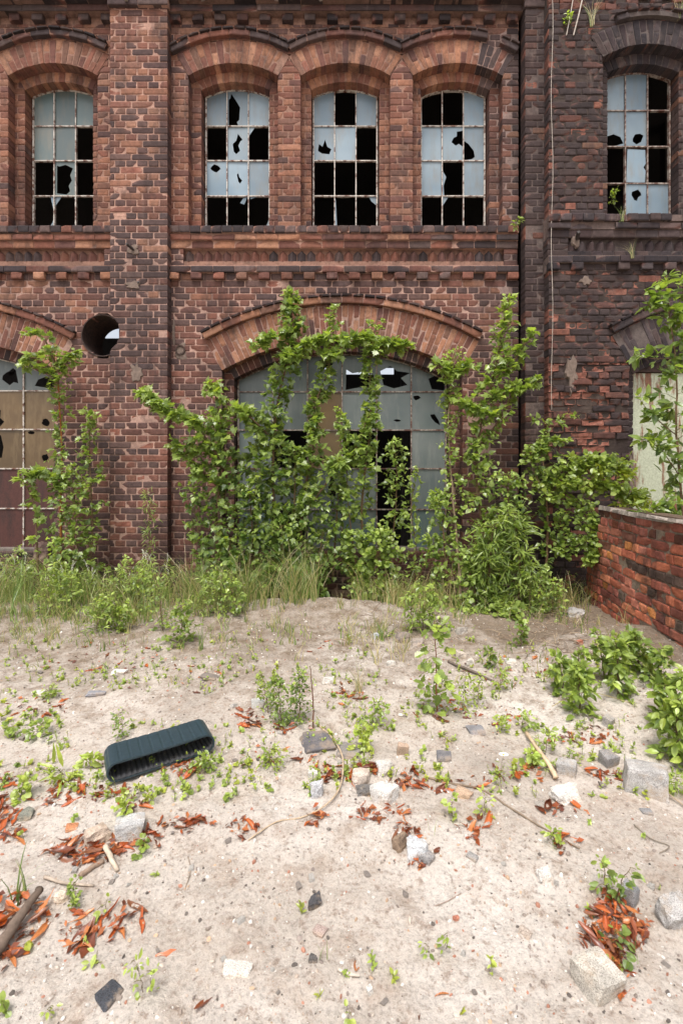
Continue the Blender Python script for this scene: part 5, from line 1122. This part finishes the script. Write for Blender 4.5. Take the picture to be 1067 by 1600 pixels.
# --- weeds and seedlings that stand out singly
WEEDS = [
 ('weed', 'bushy feathery green weed standing in the middle of the sand', 455, 1125, [gst(440, 1130, 72, -.1, [22, 22, 8], 52, kind='oval', size=0.0250, col=(.2, .6), r0=.003, per=7), gst(468, 1130, 80, .0, [20, 18, 8], 45, kind='oval', size=0.0234, col=(.1, .5), r0=.003, per=7), gst(420, 1115, 60, -.2, [18, 18, 8], 30, kind='oval', size=0.0234, col=(.3, .8), r0=.003, yel=.3)]),
 ('dead_stem', 'bare reddish upright stem beside the bushy weed', 490, 1138, [gst(490, 1140, 100, -.05, [6, 5, 3], 6, kind='round', size=0.0156, col=(.6, .9), r0=.005, per=1, bark=(116, 82, 64))]),
 ('oak_seedling', 'young oak with lobed leaves standing alone on the mound', 682, 1108, [gst(682, 1112, 140, -.03, [22, 24, 14], 34, kind='oak', size=0.0663, col=(.3, .75), r0=.005, bark=(140, 86, 66), per=3)]),
 ('weed', 'yellow-flecked weed just right of the young oak', 722, 1110, [gst(722, 1112, 60, .1, [18, 18, 8], 22, kind='oval', size=0.0234, col=(.4, .9), r0=.002, yel=.4), gst(745, 1104, 50, .1, [16, 14, 8], 18, kind='oval', size=0.0234, col=(.4, .9), r0=.002, yel=.3)]),
 ('weed', 'leafy three-lobed seedling clump at the grass edge below the pilaster', 287, 1005, [gst(285, 1005, 60, 0, [28, 28, 16], 45, kind='maple', size=0.0429, col=(.3, .7), r0=.004), gst(255, 985, 90, -.1, [18, 20, 12], 33, kind='oval', size=0.0351, col=(.2, .6), r0=.004)]),
 ('weed', 'leafy weed with toothed leaves growing above the fore granite heap', 955, 1398, [gst(948, 1400, 52, -.15, [14, 16, 10], 9, kind='oval', size=0.0351, col=(.35, .7), r0=.003, per=5), gst(960, 1412, 60, .35, [8, 10, 12], 9, kind='oval', size=0.0312, col=(.2, .5), r0=.0025, per=5)]),
 ('clover_seedling', 'clover-like seedling with paired leaves next to the crumpled orange leaf', 232, 1545, [gst(228, 1550, 50, -.35, [12, 14, 14], 9, kind='oval', size=0.0218, col=(.6, 1), r0=.0012, per=3), gst(234, 1552, 34, .15, [8, 10, 9], 6, kind='oval', size=0.0187, col=(.6, 1), r0=.0012, per=3)]),
 ('seedling', 'small two-stemmed green seedling on bare sand lower right of centre', 680, 1482, [gst(697, 1484, 32, .05, [5, 9, 9], 4, kind='oval', size=0.0203, col=(.4, .8), r0=.0012, per=3), gst(672, 1492, 14, -.4, [5, 8, 8], 4, kind='oval', size=0.0203, col=(.4, .8), r0=.0012, per=3)]),
 ('seedling', 'four-leaved pale green seedling left of the black tarry lump', 152, 1502, [gst(152, 1506, 10, 0, [6, 12, 12], 4, kind='oval', size=0.0265, col=(.7, 1), yel=.3, r0=.001, per=2)]),
 ('seedling', 'tiny green seedling near the bottom left corner', 82, 1582, [gst(80, 1584, 14, 0, [5, 9, 8], 4, kind='oval', size=0.0203, col=(.6, 1), yel=.3, r0=.001, per=2)]),
 ('seedling', 'yellow-green seedling poking from the leaf strip at left', 166, 1420, [gst(166, 1424, 12, 0, [6, 14, 12], 4, kind='round', size=0.0265, col=(.8, 1), yel=.4, r0=.001, per=2)]),
 ('seedling', 'bright green seedling at the bottom edge, left of the middle', 545, 1590, [gst(545, 1592, 12, 0, [5, 9, 8], 4, kind='round', size=0.0203, col=(.6, 1), yel=.2, r0=.001, per=2)]),
 ('seedling', 'green sprig growing beside the little leaf pair on open sand', 757, 1270, [gst(757, 1276, 34, .0, [8, 10, 8], 10, kind='oval', size=0.0281, col=(.7, 1), yel=.3, r0=.0015, per=3)]),
 ('seedling', 'green sprig at the lower end of the long diagonal twig', 866, 1316, [gst(864, 1318, 26, .0, [14, 14, 10], 15, kind='oval', size=0.0265, col=(.5, .9), yel=.1, r0=.0015, per=3)]),
 ('seedling', 'green sprig beside the buff half-buried stone', 706, 1270, [gst(706, 1278, 36, 0, [8, 9, 6], 10, kind='round', size=0.0234, col=(.5, .9), yel=.2, r0=.0015, per=3)]),
 ('weed', 'low bright green weed at the lower end of the splintered wood', 834, 1190, [gst(828, 1192, 16, 0, [16, 18, 10], 16, kind='round', size=0.0281, col=(.6, 1), r0=.0015), gst(850, 1180, 34, .3, [14, 16, 12], 16, kind='oval', size=0.0265, col=(.4, .8), r0=.0015)]),
 ('weed', 'yellow-green weed with dense little leaves between the two grey slabs and the oak', 566, 1168, [gst(566, 1172, 34, .1, [16, 18, 12], 33, kind='round', size=0.0218, col=(.8, 1), yel=.6, r0=.0015)]),
 ('weed', 'sprawling green seedling below the dry grass tuft in the middle', 590, 1128, [gst(580, 1130, 34, .3, [24, 26, 14], 25, kind='oval', size=0.0296, col=(.4, .8), r0=.0015)]),
 ('weed', 'broad-leaved dark seedling on the soil left of the right-hand bank', 765, 1040, [gst(765, 1042, 26, 0, [6, 8, 7], 10, kind='oval', size=0.0468, col=(.2, .5), r0=.002)]),
 ('weed', 'small light green weed above the pair of dry leaves right of the oak', 783, 1138, [gst(783, 1142, 24, 0, [12, 12, 9], 18, kind='oval', size=0.0265, col=(.6, 1), yel=.2, r0=.0015)]),
 ('weed', 'pale upright weed below the round flat white stone', 782, 1072, [gst(781, 1078, 34, 0, [12, 12, 8], 18, kind='oval', size=0.0281, col=(.5, .9), yel=.1, r0=.0015)]),
 ('weed', 'leafy green sprig right of the small light green weed', 815, 1135, [gst(813, 1140, 30, .2, [12, 14, 8], 12, kind='oval', size=0.0265, col=(.4, .8), r0=.0015)]),
 ('daisy', 'single small white daisy standing on the open sand at right', 782, 1228, [gst(781, 1230, 48, .1, [6, 6, 3], 10, kind='lance', size=0.0234, col=(.4, .8), r0=.0012)]),
 ('weed', 'low dandelion-like weed with long yellow-green leaves left of the belt', 110, 1208, [gst(100, 1212, 8, -.5, [30, 28, 24], 12, kind='lance', size=0.1092, col=(.7, 1), yel=.35, r0=.001, per=2), gst(136, 1200, 20, .4, [10, 12, 10], 6, kind='oval', size=0.0468, col=(.7, 1), yel=.4, r0=.001)]),
 ('weed', 'green trifoliate weed clump at the left edge above the leaves', 68, 1142, [gst(60, 1150, 20, .2, [20, 20, 14], 18, kind='round', size=0.0265, col=(.3, .8), r0=.0015), gst(20, 1150, 18, 0, [14, 14, 10], 10, kind='round', size=0.0265, col=(.3, .7), r0=.0015)]),
 ('weed', 'fresh green weed on the white stone at the left', 74, 1088, [gst(76, 1092, 16, .1, [18, 16, 10], 19, kind='oval', size=0.0265, col=(.5, .9), r0=.0015)]),
 ('weed', 'bluish-green weed behind the middle of the rubber belt', 190, 1146, [gst(192, 1152, 44, 0, [14, 16, 10], 25, kind='oval', size=0.0203, col=(.2, .6), r0=.0015)]),
 ('weed', 'green weed growing over the front right of the rubber belt', 315, 1190, [gst(318, 1200, 20, .1, [22, 20, 12], 25, kind='oval', size=0.0273, col=(.4, .8), r0=.0015)]),
 ('weed', 'leafy green weed left of the flat slabs near the centre', 425, 1190, [gst(425, 1196, 26, .0, [22, 22, 14], 30, kind='oval', size=0.0234, col=(.4, .9), yel=.2, r0=.0015)]),
 ('weed', 'thin pale-leaved weed between the left block and the small twig', 118, 1408, [gst(117, 1414, 34, .0, [7, 9, 7], 18, kind='round', size=0.0117, col=(.3, .6), r0=.001)]),
 ('weed', 'green weed in the leaves at the left edge above the tall grass blades', 34, 1240, [gst(34, 1250, 26, .1, [16, 18, 12], 18, kind='round', size=0.0265, col=(.6, 1), yel=.3, r0=.0015)]),
 ('weed', 'weed with round leaves growing right of the speckled granite block', 228, 1325, [gst(226, 1330, 14, 0, [14, 14, 10], 10, kind='round', size=0.0234, col=(.3, .7), r0=.001)]),
 ('weed', 'yellow-green sprigs above the speckled granite block', 195, 1270, [gst(196, 1278, 26, 0, [16, 16, 10], 18, kind='round', size=0.0234, col=(.8, 1), yel=.5, r0=.0015), gst(236, 1252, 18, .2, [12, 12, 8], 10, kind='round', size=0.0218, col=(.7, 1), yel=.4, r0=.001)]),
 ('vine', 'creeping stems of round leaves over the big foreground leaf heap', 965, 1465, [gst(960, 1480, 24, 0, [16, 18, 16], 5, kind='round', size=0.0234, col=(.1, .5), r0=.0012), gst(968, 1512, 22, 0, [14, 16, 14], 4, kind='round', size=0.0234, col=(.1, .5), r0=.0012)]),
]
for nm, lb, px, py, ss in WEEDS: plant(nm, lb, nm.split('_')[-1], gp(px, py), ss, stem='stem')
for k, (px, py, h, lb) in enumerate(((30, 905, 60, 'leafy weed in the grass below the left window'), (95, 960, 70, 'broad weed at the grass edge below the left window'), (205, 955, 70, 'dense weed at the grass edge in front of the pilaster'), (170, 985, 44, 'low weed at the front edge of the grass left of the leafy clump'),
  (345, 960, 60, 'weed in the long grass left of the bare mound'), (660, 985, 60, 'weed in the grass under the right half of the window'), (845, 960, 60, 'weed at the foot of the hanging bush'))):
    plant('weed', lb, 'weed', gp(px, min(py, 985)), [gst(px+dx, min(py, 985), h*q, 0, [34, 30, 14], 34, kind=kd, size=sz, col=(.3, .85), r0=.003, per=6) for dx, q, kd, sz in ((-18, 1, 'lance', .06), (0, 1.2, 'oval', .045), (18, .9, 'birch', .04))], stem='stem')
dz = [o for o in COL.objects if o.name.startswith('daisy')][0]; b0 = gp(781, 1230); hh_ = 50*(b0.y+D)/F; fmb = MB(); c0 = b0+Vector((.1*hh_, 0, hh_))
for i in range(12):
    a = i*.5236; dv = Vector((math.cos(a), math.sin(a)*.8-.2, .3)); s_ = Vector((-math.sin(a), math.cos(a), 0))*.0045; fmb.add([c0-s_*.4, c0+s_*.4, c0+dv*.02+s_, c0+dv*.024, c0+dv*.02-s_], [(0,1,2,3,4)], (.8,.8,.78))
fmb.add([c0+(v*.006) for v in ICO_V], ICO_F, lin((220,180,40))); fmb.build('flower', M['pebble'], dz)
# ---- tiny seedlings strewn over the sand: uncountable ground cover
fm = MB()
for i in range(2100):
    px = U(-20, 1080); py = 985+270*random.random()**.9 if random.random() < .86 else U(1250, 1590)
    if py > 1250 and random.random() < .82: continue
    if fbm(px/100, py/60, 1.0, 2, 5) < -.05: continue
    if (px-600)**2/260**2+(py-1330)**2/110**2 < 1 and random.random() < .8: continue
    b = gp(px, py); h = U(.01, .07)*U(.5, 1); yl = U(0, .8) if random.random() < .6 else 0; kd = random.choice(('oval', 'round', 'oval', 'lance'))
    L_ = Vector((U(-.3, .3), U(-.3, .3), 1)).normalized(); fm.tube([b, b+L_*h], .0012, lin((130, 130, 70)), 3, cap=False)
    for k in range(random.randint(4, 11)):
        u = random.random(); leaf(fm, b+L_*h*u, rdir()+Vector((0, 0, .4)), Vector((0, -.3, 1)), U(.010, .026), kd, green(U(.4, 1), yl))
s = fm.build('seedlings', M['fol']); s['kind'] = 'stuff'
# ---- grass
def blade(mb, b, h, lean, w, c):
    n = 4; P = []; a = U(0, 3.14); sd = Vector((math.cos(a), math.sin(a)*.5, 0))*w; vs = []
    for i in range(n+1):
        t = i/n; q = b+Vector((lean.x*t*t*h, lean.y*t*t*h, h*t*(1-.28*lean.length*t*t))); k = (1-t)**.6 if i < n else .05; vs += [q-sd*k, q+sd*k]
    mb.add(vs, [(2*i, 2*i+1, 2*i+3, 2*i+2) for i in range(n)], mul(c, U(.8, 1.2)))
gb = MB(); GC = [lin(c) for c in ((116,142,70),(138,156,82),(98,124,58),(160,166,104),(180,168,120),(196,180,136))]
def grass(n, px0, px1, d0, d1, h0, h1, straw=.25, dens=None):
    k = 0
    while k < n:
        px = U(px0, px1); d = U(d0, d1); x = (px-CX)*d/F
        if fbm(x, d, 2.0, 2, 21) < -.15 and random.random() < .75: k += .3; continue
        cl = random.randint(3, 8); lx, ly = U(-.5, .5), U(-.6, .2); hh = U(h0, h1)
        for _ in range(cl):
            bx, by = x+U(-.03, .03), d-D+U(-.03, .03)
            c = random.choice(GC[4:]) if random.random() < straw else random.choice(GC[:4])
            blade(gb, Vector((bx, by, Hh(bx, by)-.01)), hh*U(.6, 1.15), Vector((lx+U(-.5, .5), ly+U(-.4, .4), 0)), U(.0022, .0045), c)
        k += 1
grass(470, -60, 500, 4.75, 5.75, .14, .45, .38); grass(120, -60, 330, 4.5, 4.9, .1, .3, .3); grass(110, -60, 460, 4.0, 4.8, .05, .2, .4); grass(60, -60, 240, 4.5, 4.9, .2, .42, .3); grass(50, 0, 1000, 3.3, 4.6, .04, .12, .4); grass(50, 560, 900, 4.5, 5.1, .1, .3, .5); grass(230, 290, 500, 4.8, 5.4, .35, .7, .35); grass(160, -60, 130, 5.0, 5.7, .35, .65, .2); grass(220, 555, 725, 4.9, 5.5, .2, .5, .5)
grass(60, 150, 260, 5.0, 5.6, .3, .5, .2); grass(60, 820, 930, 4.9, 5.5, .15, .45, .5); grass(40, 530, 620, 4.0, 4.8, .08, .2, .6); grass(26, 560, 640, 3.7, 4.4, .1, .24, .7); grass(40, 300, 480, 3.9, 4.9, .05, .14, .3); grass(40, -40, 200, 4.0, 4.9, .08, .24, .3); grass(30, 830, 1000, 3.2, 4.4, .08, .25, .6)
o = gb.build('grass', M['grass']); o['kind'] = 'stuff'
def tuft(name, label, px, py, n, h, lean, straw=0, w=(.003, .005), loc=None, cat='grass tuft'):
    m = MB(); b = loc or gp(px, py)
    for i in range(n): blade(m, b+Vector((U(-.02, .02), U(-.02, .02), -.01)), h*U(.5, 1.1), Vector((lean+U(-.5, .5), U(-.3, .3), 0)), U(*w), random.choice(GC[4:]) if random.random() < straw else random.choice(GC[:3]))
    return tag(m.build(name, M['grass'], origin=tuple(b)), label, cat)
tuft('grass_tuft', 'tall grass blades rising out of the leaf heap at the left edge', 30, 1410, 9, .22, .15)
tuft('grass_tuft', 'short grass blades standing alone in the lower centre', 506, 1500, 4, .09, .1, w=(.0015, .003)); tuft('grass_tuft', 'fine pale tuft of grass right of the middle leaf clusters', 678, 1305, 5, .1, .3, .6, (.0008, .0015))
tuft('grass_tuft', 'fresh grass clump at the foot of the thin trunk on the mound', 596, 1002, 26, .2, .0, .1, (.002, .004)); tuft('grass_tuft', 'grass blade pair rising in the foreground leaf heap', 988, 1500, 2, .1, .1, w=(.0015, .003))
tuft('dry_grass_tuft', 'straw-coloured grass tuft in the middle above the fallen leaves', 560, 1082, 40, .22, -.1, .85, (.0008, .0018)); tuft('grass_tuft', 'stiff green grass clump left of the leafy seedlings', 314, 1016, 16, .3, .0, .1, (.002, .004))
for px, yy, lb, n in ((925, 30, 'tall tuft of dry straw grass growing on the broken wall head', 34), (1062, 20, 'straw grass tuft on the wall head at the top right corner', 20)):
    tuft('dry_grass_tuft', lb, 0, 0, n, .42, 0, .7, (.0015, .003), flat(sxp(px, .3), syp(yy+8, .3), .29))
tuft('dry_grass_tuft', 'dry grass growing from the frieze ledge of the dark building', 0, 0, 30, .22, -.3, .8, (.001, .0025), flat(sxp(985, .3), syp(404, .3), .33)); tuft('dry_grass_tuft', 'dry grass standing on the sill of the right-hand tall window', 0, 0, 18, .22, 0, .5, (.001, .0025), flat(sxp(962, .2), syp(345, .32), .33))
for px, yy, d_, lb in ((806, 350, 5.85, 'tiny green plant growing from the sill course at the dark corner'), (884, 32, 5.75, 'green weed tuft on the broken wall head beside the rods'), (955, 306, 5.9, 'small sprig in the left corner of the right-hand tall window')):
    b = scr(px, yy+8, d_); plant('wall_weed', lb, 'weed', b, [lambda fm, sm, b=b: strand(fm, sm, [b, b+Vector((0, -.02, .05)), b+Vector((.02, -.04, .11))], [.05, .05, .03], 14, kind='oval', size=.04, col=(.4, .9), r0=.002)], stem='stem')
# white-flowered weeds in the grass
for k, (px, d_, n, hh, lb) in enumerate(((115, 5.1, 9, .34, 'pale weed with white flower spikes at the left grass edge'), (240, 5.3, 9, .42, 'white-spiked weed in the grass below the pilaster'), (25, 5.4, 7, .4, 'white-spiked weed in the tall grass at the left edge'))):
    x = (px-CX)*d_/F; b = Vector((x, d_-D, Hh(x, d_-D))); t = thing('flowering_weed', lb, 'weed', tuple(b), 'white-flowered weeds in the grass'); sm, fm, wm = MB(), MB(), MB()
    for i in range(n):
        q = b+Vector((U(-.16, .16), U(-.1, .1), 0)); e = q+Vector((U(-.12, .12), U(-.1, .05), hh*U(.6, 1.1))); strand(fm, sm, [q, q.lerp(e, .5)+Vector((.01, 0, 0)), e], [.07, .06, .03], 18, kind='lance', size=.055, col=(.5, .85), r0=.0025)
        for j in range(26):
            v = e+Vector((U(-.006, .006)+(i%3-1)*.05*(j/26)**2, U(-.01, .01), -.02+.11*j/26)); wm.add([v+w_*.0028 for w_ in ICO_V], ICO_F, lin((226, 224, 206)))
    sm.build('stem', M['bark'], t); fm.build('foliage', M['fol'], t); wm.build('flower_spike', M['pebble'], t)
# fallen litter on the dark soil
tw = MB()
for i in range(240):
    px, py = U(820, 930), U(940, 1030)
    if random.random() < .3: px, py = U(540, 880), U(955, 1010)
    b = gp(px, py)+Vector((0, 0, U(.0, .03))); a = U(0, 6.28); L_ = U(.04, .22); v = Vector((math.cos(a), math.sin(a), U(-.1, .3)))*L_; tw.tube([b, b+v*.5+Vector((0, 0, .012)), b+v], U(.0012, .0028), lin(random.choice(((150,132,112),(120,100,84),(176,156,130)))), 4, cap=False)
o = tw.build('twig_litter', M['bark']); o['kind'] = 'stuff'
